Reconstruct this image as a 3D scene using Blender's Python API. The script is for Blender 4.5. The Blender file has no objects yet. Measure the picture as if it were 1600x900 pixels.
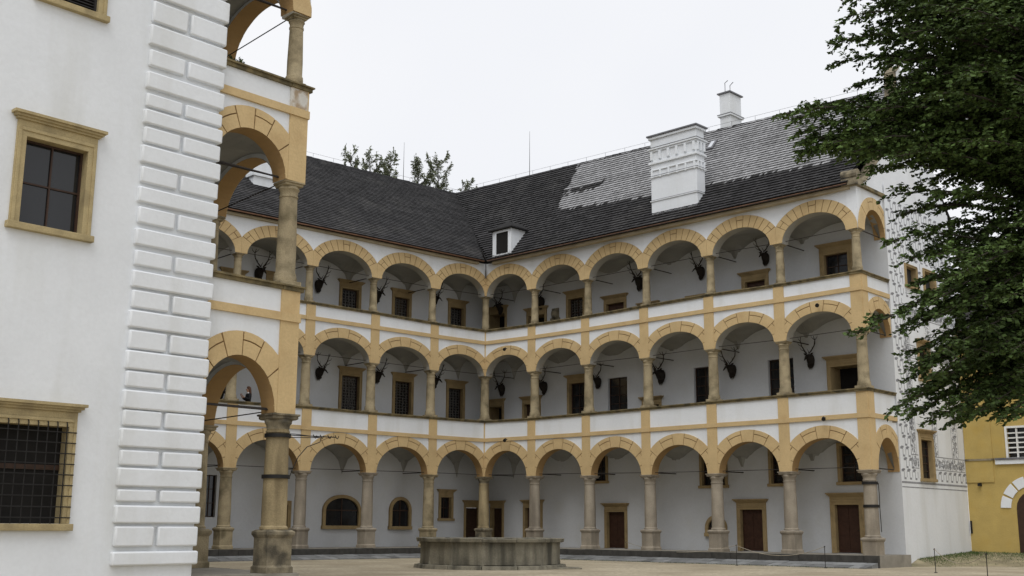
import bpy, math, random
from mathutils import Vector as V3
random.seed(7)
sc = bpy.context.scene
R = math.radians
# ------------------------------------------------------------------ camera
PITCH, ROLL, FPX, EYE = R(11.694), R(0.305), 1800.0, 1.25
cam = bpy.data.cameras.new('camera'); cam.sensor_width = 36; cam.lens = FPX/1600*36
cam.clip_start = .1; cam.clip_end = 3000
camo = bpy.data.objects.new('camera', cam); sc.collection.objects.link(camo)
from mathutils import Matrix
camo.matrix_world = Matrix.Translation((0, 0, EYE)) @ Matrix.Rotation(math.pi/2+PITCH, 4, 'X') @ Matrix.Rotation(ROLL, 4, 'Z')
sc.camera = camo
# ------------------------------------------------------------------ sky, sun, exposure
SUN_EL, SUN_AZ = R(58), R(195)          # azimuth clockwise from +Y: behind the viewer, a little left
w = bpy.data.worlds.new('World'); sc.world = w; w.use_nodes = True
nt = w.node_tree; nt.nodes.clear()
def wn(t, **k):
    n = nt.nodes.new(t)
    for a, b in k.items(): setattr(n, a, b)
    return n
sky = wn('ShaderNodeTexSky', sky_type='NISHITA', sun_disc=False, sun_elevation=SUN_EL, sun_rotation=SUN_AZ, air_density=1.0, dust_density=3.0)
bg1 = wn('ShaderNodeBackground'); bg1.inputs[1].default_value = .05
nt.links.new(sky.outputs[0], bg1.inputs[0])
tc = wn('ShaderNodeTexCoord'); no = wn('ShaderNodeTexNoise'); no.inputs['Scale'].default_value = 2.2; no.inputs['Detail'].default_value = 3
nt.links.new(tc.outputs['Generated'], no.inputs['Vector'])
cr = wn('ShaderNodeValToRGB'); cr.color_ramp.elements[0].position = .3; cr.color_ramp.elements[1].position = .7
cr.color_ramp.elements[0].color = (.85, .87, .92, 1); cr.color_ramp.elements[1].color = (.95, .955, .975, 1)
nt.links.new(no.outputs['Fac'], cr.inputs[0])
bg2 = wn('ShaderNodeBackground'); bg2.inputs[1].default_value = 1.07
nt.links.new(cr.outputs[0], bg2.inputs[0])
mx = wn('ShaderNodeMixShader'); mx.inputs[0].default_value = .93      # overcast: cloud over nearly all of the blue
nt.links.new(bg1.outputs[0], mx.inputs[1]); nt.links.new(bg2.outputs[0], mx.inputs[2])
wo = wn('ShaderNodeOutputWorld'); nt.links.new(mx.outputs[0], wo.inputs[0])
sl = bpy.data.lights.new('sun', 'SUN'); sl.energy = 1.5; sl.angle = R(40); sl.color = (1, .985, .96)
so = bpy.data.objects.new('sun', sl); sc.collection.objects.link(so)
sd = V3((math.sin(SUN_AZ)*math.cos(SUN_EL), math.cos(SUN_AZ)*math.cos(SUN_EL), math.sin(SUN_EL)))
so.rotation_euler = sd.to_track_quat('Z', 'Y').to_euler()
sc.view_settings.view_transform = 'Standard'; sc.view_settings.look = 'None'
sc.view_settings.exposure = 0.0; sc.view_settings.gamma = 1
sc.cycles.max_bounces = 8; sc.cycles.diffuse_bounces = 5
# ------------------------------------------------------------------ survey helpers: sight line of a photo point met with a wall plane
def ray(px, py):
    a, b = px-800, 450-py
    c_, s_ = math.cos(ROLL), math.sin(ROLL)
    x, y = a*c_+b*s_, -a*s_+b*c_
    c, s = math.cos(PITCH), math.sin(PITCH)
    return V3((x/FPX, c-s*y/FPX, s+c*y/FPX))
def V2(x, y): return V3((x, y, 0))
class Frame:
    """a wall plane: s along it, z up, o out of it"""
    def __init__(f, p, d, n): f.p, f.d, f.n = V2(p[0], p[1]), V2(d[0], d[1]).normalized(), V2(n[0], n[1]).normalized()
    def at(f, s, z, o=0): return f.p+f.d*s+f.n*o+V3((0, 0, z))
    def hit(f, px, py, o=0):
        r = ray(px, py); q = f.p+f.n*o; t = q.dot(f.n)/V2(r.x, r.y).dot(f.n); h = r*t
        return (V2(h.x, h.y)-q).dot(f.d), h.z+EYE
    def shift(f, ds=0, do=0): return Frame(f.p+f.d*ds+f.n*do, f.d, f.n)
    def rect(f, x0, x1, y0, y1, o=0):
        xm, ym = (x0+x1)/2, (y0+y1)/2
        a, b = f.hit(x0, ym, o)[0], f.hit(x1, ym, o)[0]
        return min(a, b), max(a, b), f.hit(xm, y1, o)[1], f.hit(xm, y0, o)[1]
# ------------------------------------------------------------------ mesh builder
class MB:
    def __init__(m): m.v, m.f, m.t = [], [], []
    def q(m, *pts):
        i = len(m.v); m.v += [V3(p) for p in pts]; m.f.append(tuple(range(i, i+len(pts))))
    def box(m, fr, s0, s1, z0, z1, o0, o1):
        a = [fr.at(s, z, o) for o in (o0, o1) for z in (z0, z1) for s in (s0, s1)]
        i = len(m.v); m.v += a
        for f in ((4,5,7,6),(1,0,2,3),(0,4,6,2),(5,1,3,7),(6,7,3,2),(0,1,5,4)): m.f.append(tuple(i+k for k in f))
        return m
    def prism(m, fr, pts, o0, o1, back=False):
        n = len(pts); i = len(m.v)
        m.v += [fr.at(s, z, o1) for s, z in pts]+[fr.at(s, z, o0) for s, z in pts]
        m.f.append(tuple(range(i, i+n)))
        if back: m.f.append(tuple(range(i+2*n-1, i+n-1, -1)))
        for k in range(n):
            j = (k+1) % n; m.f.append((i+k, i+n+k, i+n+j, i+j))
        return m
    def tube(m, path, r, seg=6, r1=None, cap=True):
        path = [V3(p) for p in path]; n = len(path); i0 = len(m.v)
        r = r if isinstance(r, (list, tuple)) else [r+(((r1 if r1 is not None else r)-r)*k/max(1, n-1)) for k in range(n)]
        for k, p in enumerate(path):
            t = (path[min(k+1, n-1)]-path[max(k-1, 0)]).normalized()
            a = t.cross(V3((0, 0, 1)));
            if a.length < .05: a = t.cross(V3((1, 0, 0)))
            a.normalize(); b = t.cross(a)
            for j in range(seg):
                an = 2*math.pi*j/seg; m.v.append(p+(a*math.cos(an)+b*math.sin(an))*r[k])
        for k in range(n-1):
            for j in range(seg):
                jj = (j+1) % seg; a = i0+k*seg; m.f.append((a+j, a+jj, a+seg+jj, a+seg+j))
        if cap:
            m.f.append(tuple(i0+j for j in range(seg))); m.f.append(tuple(i0+(n-1)*seg+j for j in range(seg-1, -1, -1)))
        return m
    def lathe(m, c, prof, seg=16, rot=0, sq=False):
        c = V3(c); i0 = len(m.v); n = len(prof)
        for r, z in prof:
            for j in range(seg):
                an = 2*math.pi*j/seg+rot; m.v.append(c+V3((r*math.cos(an), r*math.sin(an), z)))
        for k in range(n-1):
            for j in range(seg):
                jj = (j+1) % seg; a = i0+k*seg; m.f.append((a+j, a+jj, a+seg+jj, a+seg+j))
        m.f.append(tuple(i0+j for j in range(seg-1, -1, -1))); m.f.append(tuple(i0+(n-1)*seg+j for j in range(seg)))
        return m
    def loft(m, rings):          # rings of equal point count, closed at both ends
        i0 = len(m.v); n = len(rings[0])
        for r in rings: m.v += [V3(p) for p in r]
        for k in range(len(rings)-1):
            for j in range(n):
                jj = (j+1) % n; a = i0+k*n; m.f.append((a+j, a+jj, a+n+jj, a+n+j))
        m.f.append(tuple(i0+j for j in range(n-1, -1, -1))); m.f.append(tuple(i0+(len(rings)-1)*n+j for j in range(n)))
        return m
    def mesh(m, name, mat, org=V3((0, 0, 0)), smooth=False):
        me = bpy.data.meshes.new(name); me.from_pydata([tuple(p-org) for p in m.v], [], m.f)
        if m.t and len(m.t) == len(m.f):
            a = me.attributes.new('tone', 'FLOAT', 'FACE'); a.data.foreach_set('value', m.t)
        me.materials.append(mat)
        if smooth:
            me.polygons.foreach_set('use_smooth', [True]*len(me.polygons))
            if smooth != 'full':
                try: me.set_sharp_from_angle(angle=R(40))
                except Exception: pass
        me.update(); return me
    def build(m, name, mat, parent=None, smooth=False, bevel=0):
        org = world_loc(parent) if parent else V3((0, 0, 0))
        o = bpy.data.objects.new(name, m.mesh(name, mat, org, smooth)); sc.collection.objects.link(o)
        if parent: o.parent = parent
        if bevel:
            b = o.modifiers.new('bevel', 'BEVEL'); b.width = bevel; b.segments = 2; b.limit_method = 'ANGLE'
        return o
def world_loc(o):
    p = V3((0, 0, 0))
    while o is not None: p += o.location; o = o.parent
    return p
def tag(o, label=None, cat=None, group=None, kind=None):
    if label: o['label'] = label
    if cat: o['category'] = cat
    if group: o['group'] = group
    if kind: o['kind'] = kind
    return o
def empty(name, loc, label, cat, group=None, rz=0):
    o = bpy.data.objects.new(name, None); o.empty_display_size = .3; sc.collection.objects.link(o)
    o.location = loc; o.rotation_euler.z = rz
    return tag(o, label, cat, group)
def copy_tree(o, parent=None):
    c = o.copy(); sc.collection.objects.link(c); c.parent = parent
    for ch in list(o.children): copy_tree(ch, c)
    return c
# ------------------------------------------------------------------ materials
def mat(name, base, rough=.8, var=.12, scale=3., bump=.0, bscale=40., stain=None, metal=0., tone=0., spec=.3, streak=False, fine=0., sr=(.52, .78)):
    m = bpy.data.materials.new(name); m.use_nodes = True; t = m.node_tree; n = t.nodes; L = t.links
    b = n['Principled BSDF']; b.inputs['Roughness'].default_value = rough; b.inputs['Metallic'].default_value = metal
    b.inputs['Specular IOR Level'].default_value = spec
    geo = n.new('ShaderNodeNewGeometry'); pos = geo.outputs['Position']
    def noise(s, det=4, vec=None):
        k = n.new('ShaderNodeTexNoise'); k.inputs['Scale'].default_value = s; k.inputs['Detail'].default_value = det
        L.new(vec or pos, k.inputs['Vector']); return k.outputs['Fac']
    def ramp(f, p0, p1, c0=(0, 0, 0, 1), c1=(1, 1, 1, 1)):
        k = n.new('ShaderNodeValToRGB'); e = k.color_ramp.elements; e[0].position, e[1].position = p0, p1; e[0].color, e[1].color = c0, c1
        L.new(f, k.inputs[0]); return k.outputs[0]
    def mixc(f, a, c, mode='MIX'):
        k = n.new('ShaderNodeMixRGB'); k.blend_type = mode
        for i, s in ((0, f), (1, a), (2, c)):
            if isinstance(s, (int, float)): k.inputs[i].default_value = s
            elif isinstance(s, tuple): k.inputs[i].default_value = (*s[:3], 1)
            else: L.new(s, k.inputs[i])
        return k.outputs[0]
    lo = tuple(c*(1-var) for c in base); hi = tuple(min(1, c*(1+var)) for c in base)
    col = ramp(noise(scale, 6), .3, .7, (*lo, 1), (*hi, 1))
    if fine: col = mixc(ramp(noise(scale*14, 3), .35, .65), col, mixc(1.0, col, (1-fine,)*3, 'MULTIPLY'))
    if stain:
        scol, amt, ssc = stain
        vec = pos
        if streak:
            mp = n.new('ShaderNodeMapping'); mp.inputs['Scale'].default_value = (1, 1, .14); L.new(pos, mp.inputs['Vector']); vec = mp.outputs[0]
        f = ramp(noise(ssc, 7, vec), *sr)
        k = n.new('ShaderNodeMath'); k.operation = 'MULTIPLY'; k.inputs[1].default_value = amt; L.new(f, k.inputs[0])
        col = mixc(k.outputs[0], col, scol)
    if tone:
        at = n.new('ShaderNodeAttribute'); at.attribute_name = 'tone'
        k = n.new('ShaderNodeMapRange'); k.inputs[3].default_value = 1-tone; k.inputs[4].default_value = 1+tone; L.new(at.outputs['Fac'], k.inputs[0])
        cb = n.new('ShaderNodeCombineColor')
        for i in range(3): L.new(k.outputs[0], cb.inputs[i])
        col = mixc(1.0, col, cb.outputs[0], 'MULTIPLY')
    L.new(col, b.inputs['Base Color'])
    if bump:
        bp = n.new('ShaderNodeBump'); bp.inputs['Strength'].default_value = bump; bp.inputs['Distance'].default_value = .03
        L.new(noise(bscale, 5), bp.inputs['Height']); L.new(bp.outputs[0], b.inputs['Normal'])
    return m
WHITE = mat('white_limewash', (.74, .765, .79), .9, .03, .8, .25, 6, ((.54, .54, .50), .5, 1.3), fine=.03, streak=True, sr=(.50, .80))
WHITE2 = mat('shaded_gallery_limewash', (.565, .58, .595), .9, .04, .7, .25, 6, ((.50, .50, .47), .5, .9), fine=.04)  # wall limewash lowered so the colour itself deepens the gallery shade
VAULT = mat('shaded_vault_limewash', (.29, .29, .275), .95, .06, .9, .2, 5, ((.42, .42, .38), .5, 1.))  # limewash darkened well below the walls to paint in the vaults' shade
OCHRE = mat('ochre_plaster', (.575, .425, .22), .85, .07, 1.2, .3, 14, ((.40, .26, .12), .45, 1.6), fine=.08)
OCHREJ = mat('ochre_joint', (.20, .125, .055), .95, .1, 6)
STONEW = mat('pale_yellow_sandstone', (.43, .345, .185), .85, .12, 2.5, .4, 30, ((.20, .16, .09), .7, 2.2), fine=.15, sr=(.48, .72))
SURR = mat('ochre_stone_surround', (.34, .25, .125), .85, .12, 2.5, .4, 30, ((.14, .105, .055), .6, 2.2), fine=.12)
STONE = mat('yellow_sandstone', (.37, .305, .19), .85, .16, 2.5, .5, 30, ((.11, .09, .05), .75, 2.2), fine=.18, sr=(.46, .70))
STONEG = mat('grey_weathered_stone', (.27, .23, .155), .9, .22, 3., .6, 30, ((.05, .045, .035), .85, 2.4), fine=.2, sr=(.44, .66))
STONEP = mat('pinkish_stone', (.34, .295, .23), .85, .14, 2.2, .5, 30, ((.13, .11, .085), .7, 1.8), streak=True, fine=.15, sr=(.45, .68))
STONEL = mat('streaked_stone', (.39, .31, .175), .85, .2, 2.0, .5, 30, ((.10, .075, .04), .8, 1.9), streak=True, fine=.18, sr=(.47, .70))
COPING = mat('mossy_coping_stone', (.22, .175, .09), .9, .25, 4., .6, 30, ((.06, .055, .035), .85, 3.), fine=.2, sr=(.44, .66))
GLASS = mat('dark_glass', (.012, .013, .015), .08, .2, 1, spec=.5)
VOID = mat('dark_interior', (.012, .011, .010), .95, .2, 2)
LOUVER = mat('dark_louver', (.03, .028, .028), .7, .2, 6)
WOOD = mat('brown_door_wood', (.048, .021, .012), .55, .25, 7, .3, 50)
WOODD = mat('dark_brown_wood', (.045, .024, .015), .55, .2, 7, .2, 50)
IRON = mat('black_iron', (.02, .019, .018), .6, .2, 10, metal=.3)
RUST = mat('iron_rod', (.035, .03, .027), .8, .2, 10)
DECK = mat('roof_deck', (.03, .028, .027), .95, .2, 3)
SHINGLE = mat('dark_weathered_shingle', (.047, .046, .047), .92, .25, 1.3, .4, 30, ((.095, .092, .088), .7, .5), tone=.55, spec=.15)
SHINGLEN = mat('silver_new_shingle', (.33, .33, .335), .9, .12, 1.6, .4, 30, ((.10, .10, .10), .5, .8), tone=.4, spec=.15)
COPPER = mat('copper_gutter', (.16, .085, .05), .5, .3, 4, metal=.5)
TIN = mat('grey_sheet_metal', (.17, .17, .18), .5, .15, 3, metal=.4)
GRAVEL = mat('sandy_gravel', (.46, .40, .29), .95, .16, .5, .7, 26, ((.27, .225, .155), .8, .3), fine=.32, sr=(.42, .7))
COBBLE = mat('grey_cobble', (.20, .205, .205), .85, .25, 3., .5, 20, ((.09, .09, .085), .6, 3.), tone=.35)
SLAB = mat('paving_slab', (.27, .25, .21), .9, .15, 2., .4, 20, ((.13, .12, .1), .5, 1.5))
KERB = mat('shade_dark_kerb', (.055, .052, .046), .85, .25, 4., .5, 20)  # dark colour carries the shade on the kerb's front face
WELL = mat('stained_well_stone', (.25, .23, .175), .9, .2, 2., .6, 24, ((.045, .043, .034), .85, 2.2), streak=True, fine=.25, sr=(.45, .68))
SOFFIT = mat('shaded_soffit_limewash', (.36, .35, .315), .95, .08, .9, .2, 5, ((.36, .28, .16), .6, 1.4))  # white arch undersides toned down, their shade put into the colour
CORN = mat('pale_eaves_cornice', (.40, .34, .235), .9, .12, 1.5, .3, 12, ((.2, .17, .11), .6, 1.4))
EARTH = mat('grassy_earth', (.27, .235, .15), .95, .3, 2., .5, 20, ((.07, .09, .03), .9, 1.2))
GRASS = mat('grass', (.06, .10, .025), .9, .3, 4.)
YELLOW = mat('yellow_wall_paint', (.47, .345, .115), .85, .08, 1.4, .25, 14, ((.46, .30, .06), .5, 1.2), fine=.05)
SGRAF = mat('dark_sgraffito_plaster', (.27, .275, .29), .95, .2, 4.)
LEAF = mat('tree_leaf', (.060, .095, .026), .7, .35, .4, tone=.6, spec=.15)
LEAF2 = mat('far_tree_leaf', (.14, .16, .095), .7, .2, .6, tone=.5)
BARK = mat('dark_bark', (.05, .042, .033), .95, .3, 5., .5, 20)
FUR = mat('dark_deer_hide', (.022, .017, .013), .9, .3, 8)
ANTLER = mat('dark_antler', (.035, .027, .019), .7, .3, 8)
PANE = mat('white_window_wood', (.72, .72, .70), .6, .05, 3)
SKIN = mat('skin', (.42, .25, .17), .6, .05, 9)
HAIR = mat('brown_hair', (.10, .045, .025), .5, .2, 20)
CLOTH = mat('black_jacket_cloth', (.016, .016, .019), .85, .2, 20)
JEANS = mat('dark_trousers', (.03, .035, .05), .9, .2, 20)
SHIRT = mat('white_collar_cloth', (.7, .7, .7), .9, .03, 20)
ROPE = mat('pale_rope', (.35, .31, .24), .9, .1, 20)
def leaded(name='leaded_glass'):
    m = mat(name, (.012, .012, .014), .1, .2, 1, spec=.5); t = m.node_tree; n = t.nodes; L = t.links; b = n['Principled BSDF']
    g = n.new('ShaderNodeTexCoord'); v = n.new('ShaderNodeTexVoronoi'); v.feature = 'DISTANCE_TO_EDGE'; v.inputs['Scale'].default_value = 6.5; v.inputs['Randomness'].default_value = .25
    geo = n.new('ShaderNodeNewGeometry'); L.new(geo.outputs['Position'], v.inputs['Vector'])
    r = n.new('ShaderNodeValToRGB'); r.color_ramp.elements[0].position = .05; r.color_ramp.elements[1].position = .12
    r.color_ramp.elements[0].color = (.075, .07, .062, 1); r.color_ramp.elements[1].color = (.008, .008, .01, 1)
    L.new(v.outputs['Distance'], r.inputs[0]); L.new(r.outputs[0], b.inputs['Base Color'])
    r2 = n.new('ShaderNodeValToRGB'); r2.color_ramp.elements[0].position = .05; r2.color_ramp.elements[1].position = .12
    r2.color_ramp.elements[0].color = (.7,)*3+(1,); r2.color_ramp.elements[1].color = (.12,)*3+(1,)
    L.new(v.outputs['Distance'], r2.inputs[0]); L.new(r2.outputs[0], b.inputs['Roughness'])
    return m
LEADED = leaded()
# ------------------------------------------------------------------ plan of the court (metres, surveyed from the photograph)
C1 = {'R0': (-1.535, 66.426), 'R1': (1.304, 64.071), 'R2': (4.141, 61.407), 'R3': (6.976, 58.557), 'R4': (9.822, 55.669), 'R5': (12.654, 53.019), 'R6': (15.409, 50.121),
      'B1': (-4.495, 63.856), 'B2': (-7.49, 61.061), 'B3': (-10.471, 58.232), 'B4': (-13.561, 55.532), 'N': (-5.715, 28.349), 'L1': (-8.518, 31.523)}
C1 = {k: V2(*p) for k, p in C1.items()}
LEV = {'b1': .13, 'c1': 3.88, 'b2': 7.16, 'c2': 9.75, 'b3': 12.44, 'c3': 14.38}
ZS = {'R0': {'c1': 4.0, 'b2': 7.17, 'c2': 9.735, 'b3': 12.42, 'c3': 14.42}, 'R1': {'c1': 3.96, 'b2': 7.14, 'c2': 9.725, 'b3': 12.405, 'c3': 14.395},
      'R2': {'c1': 3.888, 'b2': 7.17, 'c2': 9.76, 'b3': 12.41, 'c3': 14.4}, 'R3': {'c1': 3.813, 'b2': 7.188, 'c2': 9.715, 'b3': 12.453, 'c3': 14.398},
      'R4': {'c1': 3.765, 'b2': 7.207, 'c2': 9.74, 'b3': 12.48, 'c3': 14.4}, 'R5': {'c1': 3.75, 'b2': 7.235, 'c2': 9.73, 'b3': 12.44, 'c3': 14.36},
      'R6': {'b1': 0., 'c1': 3.713, 'b2': 7.235, 'c2': 9.775, 'b3': 12.445, 'c3': 14.371}, 'B1': {'c1': 4.0, 'b2': 7.145, 'c2': 9.731, 'b3': 12.43, 'c3': 14.36},
      'B2': {'c1': 3.96, 'b2': 7.12, 'c2': 9.73, 'b3': 12.49, 'c3': 14.355}, 'B3': {'c1': 3.915, 'b2': 7.14, 'c2': 9.74, 'b3': 12.485, 'c3': 14.375},
      'B4': {'c1': 3.92, 'b2': 7.1, 'c3': 14.39}, 'N': {'c1': 3.91, 'b2': 7.116, 'c2': 9.81, 'b3': 12.43, 'c3': 14.371}, 'L1': {'c1': 3.895, 'c2': 9.756}}
dR = (C1['R6']-C1['R0']).normalized(); nR = V2(-dR.y, dR.x)          # nR, nB, nL point out of the court, into the galleries
dB = (C1['B4']-C1['R0']).normalized(); nB = V2(dB.y, -dB.x)
dL = (C1['N']-C1['L1']).normalized(); nL = V2(dL.y, -dL.x)
E = V2(math.cos(R(47.5)), math.sin(R(47.5))); NE = V2(E.y, -E.x)      # the two end faces
def cross2(p, d, q, e):
    den = d.x*e.y-d.y*e.x; w_ = q-p; return p+d*((w_.x*e.y-w_.y*e.x)/den)
X7 = cross2(C1['R0'], dB, C1['N'], dL)                                # far left inner corner of the court
for i in (5, 6): C1['B%d' % i] = C1['B4'].lerp(X7, (i-4)/3)
C1['B7'] = X7
for i in range(2, 6): C1['L%d' % i] = C1['L1'].lerp(X7, (i-1)/5)
C1['L6'] = X7
def zz(c, l): return ZS.get(c, {}).get(l, LEV[l])
GZ = -.38                                                             # gravel level; the galleries stand on a raised walk
GD = 2.45                                                             # gallery depth
# ------------------------------------------------------------------ wings
def wing(name, loc, label): return empty(name, loc, label, 'castle wing', 'arcaded wings of the castle court')
WR = wing('castle_wing', tuple(C1['R3']), 'right wing of the courtyard with three tiers of arches and the big white chimney')
WB = wing('castle_wing', tuple(C1['B3']), 'back wing with arcades under plain dark shingles, left of the inner corner')
WL = wing('castle_wing', tuple(C1['N']), 'nearest wing at left with white end wall, rusticated quoins and tall corner arches')
def clip(poly, axis, val, keep_gt):
    out = []
    for k in range(len(poly)):
        a, b = poly[k], poly[(k+1) % len(poly)]
        ia, ib = (a[axis] >= val) == keep_gt or a[axis] == val, (b[axis] >= val) == keep_gt or b[axis] == val
        if ia: out.append(a)
        if ia != ib:
            t = (val-a[axis])/(b[axis]-a[axis]); out.append((a[0]+(b[0]-a[0])*t, a[1]+(b[1]-a[1])*t))
    return out
TH = .25
def bay(W, A, B, n_in, k, zA, zB, topA, topB, rise, ring, wallmb, soff=TH*2, pil=.275, ucen=None, r=None, pat=None, coarse=False, skipB=False, lo=None, hi=None):
    """one arch between column points A and B; wall mesh goes to wallmb, arch ring and voussoirs become parts"""
    L = (B-A).length; fr = Frame(A, B-A, -n_in)
    if fr.d.cross(V3((0, 0, 1))).dot(fr.n) < 0: pass
    ucen = L/2 if ucen is None else ucen; r = L/2-.33 if r is None else r
    zs = lambda u: zA+(zB-zA)*u/L
    zt = lambda u: topA+(topB-topA)*u/L
    N = 22 if not coarse else 14
    P = [(ucen-r*math.cos(math.pi*i/N), zs(ucen-r*math.cos(math.pi*i/N))+rise*math.sin(math.pi*i/N)) for i in range(N+1)]
    flip = fr.d.cross(V3((0, 0, 1))).dot(fr.n) < 0
    def quad(mb, a, b, c, d): mb.q(*((d, c, b, a) if flip else (a, b, c, d)))
    for o, sg in ((TH, 0), (-TH, 1)):
        def fq(u0, z0, u1, z1):
            pts = [fr.at(u0, z0, o), fr.at(u1, z1, o), fr.at(u1, zt(u1), o), fr.at(u0, zt(u0), o)]
            if sg: pts.reverse()
            quad(wallmb, *pts)
        fq(0, zs(0), ucen-r, zs(ucen-r))
        for a, b in zip(P, P[1:]): fq(a[0], a[1], b[0], b[1])
        fq(ucen+r, zs(ucen+r), L, zs(L))
    for a, b in zip(P, P[1:]): quad(wallmb, fr.at(a[0], a[1], -TH), fr.at(b[0], b[1], -TH), fr.at(b[0], b[1], TH), fr.at(a[0], a[1], TH))
    quad(wallmb, fr.at(0, zs(0), -TH), fr.at(ucen-r, P[0][1], -TH), fr.at(ucen-r, P[0][1], TH), fr.at(0, zs(0), TH))
    quad(wallmb, fr.at(ucen+r, P[-1][1], -TH), fr.at(L, zs(L), -TH), fr.at(L, zs(L), TH), fr.at(ucen+r, P[-1][1], TH))
    # arch ring (recessed joints show it) and voussoirs
    def pt(ang, rr): # rr 0 intrados .. 1 extrados ; ang from left spring
        er = r+ring*rr; ez = rise+ring*rr
        u = ucen-er*math.cos(ang); return (u, zs(u)+ez*math.sin(ang))
    lo = pil if lo is None else lo; hi = (L-.01 if skipB else L-pil) if hi is None else hi
    rm = MB(); sm = MB()
    for i in range(N):
        a0, a1 = math.pi*i/N, math.pi*(i+1)/N
        poly = [pt(a0, 0), pt(a0, 1), pt(a1, 1), pt(a1, 0)]
        poly = clip(clip(poly, 0, lo, True), 0, hi, False)
        if len(poly) > 2: 
            pp = [fr.at(u, z, TH+.012) for u, z in poly]
            if flip: pp.reverse()
            rm.q(*pp)
        quad(sm, *[fr.at(u, z, o) for (u, z), o in ((pt(a0, -.01), -TH-.004), (pt(a1, -.01), -TH-.004), (pt(a1, -.01), TH+.03), (pt(a0, -.01), TH+.03))])
    arch = rm.build('arch', OCHREJ, W)
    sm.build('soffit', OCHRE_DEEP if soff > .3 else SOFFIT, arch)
    g = .017
    for (a0, a1, splits) in pat:
        for (q0, q1) in splits:
            ga = g/(r+ring*.5)
            p0, p1 = a0+ga, a1-ga
            i0 = q0+(0 if q0 == 0 else g/ring); i1 = q1-(0 if q1 == 1 else g/ring)
            M = 3
            poly = [pt(p0+(p1-p0)*j/M, i0) for j in range(M+1)]+[pt(p1+(p0-p1)*j/M, i1) for j in range(M+1)]
            poly = clip(clip(poly, 0, lo+.004, True), 0, hi-.004, False)
            if len(poly) < 3: continue
            area = abs(sum(poly[j][0]*poly[(j+1) % len(poly)][1]-poly[(j+1) % len(poly)][0]*poly[j][1] for j in range(len(poly))))/2
            if area < .004: continue
            MB().prism(fr, poly, TH, TH+.04+random.uniform(-.003, .003)).build('voussoir', OCHRE, arch)
    return fr, L
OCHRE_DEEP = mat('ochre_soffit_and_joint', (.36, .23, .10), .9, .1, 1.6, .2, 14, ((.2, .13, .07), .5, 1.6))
D = math.pi/180
def pattern12():
    segs = []; b = [0, 18, 38, 58, 80, 100, 122, 142, 162, 180]
    kinds = ['f', 's', 'f', 's', 'f', 's', 'f', 's', 'f']
    for i, kd in enumerate(kinds): segs.append((b[i]*D, b[i+1]*D, [(0, 1)] if kd == 'f' else [(0, .64), (.64, 1)]))
    return segs
def pattern3():
    segs = []; n = 13
    b = [0]+[30+i*120/11 for i in range(12)]+[180]
    for i in range(len(b)-1):
        segs.append((b[i]*D, b[i+1]*D, [(0, .62), (.62, 1)] if i in (1, 6, 11) else [(0, 1)]))
    return segs
PAT12, PAT3 = pattern12(), pattern3()
def string_z(W, k): # bottom of the yellow string course below parapet k (2, 3)
    return {2: (6.20 if W is WL else 5.95), 3: 11.55}[k]
def columns(W, c, level, fr, m, base_z=None):
    p = C1[c]; ang = math.atan2(fr.d.y, fr.d.x)
    b, t = zz(c, 'b%d' % level), zz(c, 'c%d' % level)
    if base_z is not None: b = base_z
    sq = lambda h: h*math.sqrt(2)
    if level == 1:
        sh0, sh1, r0, r1, ab, ped = b+1.02, t-.36, .305, .275, .35, .33
    elif level == 2: sh0, sh1, r0, r1, ab, ped = b+.26, t-.30, .25, .225, .26, .30
    else: sh0, sh1, r0, r1, ab, ped = b+.2, t-.25, .205, .18, .20, .23
    prof = [(r0*1.12, sh0), (r0*1.12, sh0+.05), (r0, sh0+.09), (r0*1.0, (sh0*2+sh1)/3), (r1, sh1-.1), (r1*1.08, sh1-.09), (r1*1.08, sh1-.05), (r1, sh1-.04), (r1, sh1)]
    col = MB().lathe((p.x, p.y, 0), prof, 18).build('column', m, W, 'auto')
    ms = {1: STONEG if m is STONEL else m, 2: m, 3: m}[level]
    bb = MB(); rot = ang+math.pi/4
    if level == 1:
        bb.lathe((p.x, p.y, 0), [(sq(ped)+.05, b), (sq(ped)+.05, b+.14), (sq(ped), b+.18), (sq(ped), b+.82), (sq(ped)+.02, b+.84), (sq(ped)+.07, b+.9), (sq(ped)+.07, b+.97), (sq(ped)-.03, b+1.015)], 4, rot)
    else:
        bb.lathe((p.x, p.y, 0), [(sq(ped), b-.01), (sq(ped), b+.11 if level == 2 else b+.08), (sq(ped)-.03, b+.115 if level == 2 else b+.085)], 4, rot)
        bb.lathe((p.x, p.y, 0), [(ped*.98, b+.1 if level == 2 else b+.08), (ped*1.0, (b+sh0)/2+.05), (r0*1.15, sh0-.02), (r0*1.1, sh0+.01)], 18)
    bb.build('base', ms, col, 'auto', .008)
    cp = MB()
    h = t-sh1
    cp.lathe((p.x, p.y, 0), [(r1*1.0, sh1-.01), (r1*1.05, sh1+h*.25), (r1*1.2, sh1+h*.4), (ab*.98, sh1+h*.62), (ab*.98, sh1+h*.63)], 18)
    cp.lathe((p.x, p.y, 0), [(sq(ab)-.06, sh1+h*.6), (sq(ab)-.0, sh1+h*.68), (sq(ab)+.0, sh1+h*.84), (sq(ab)+.05, sh1+h*.88), (sq(ab)+.05, t)], 4, rot)
    cp.build('capital', STONEG if (level == 1 and m is STONEL) else m, col, 'auto', .006)
    return col
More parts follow.
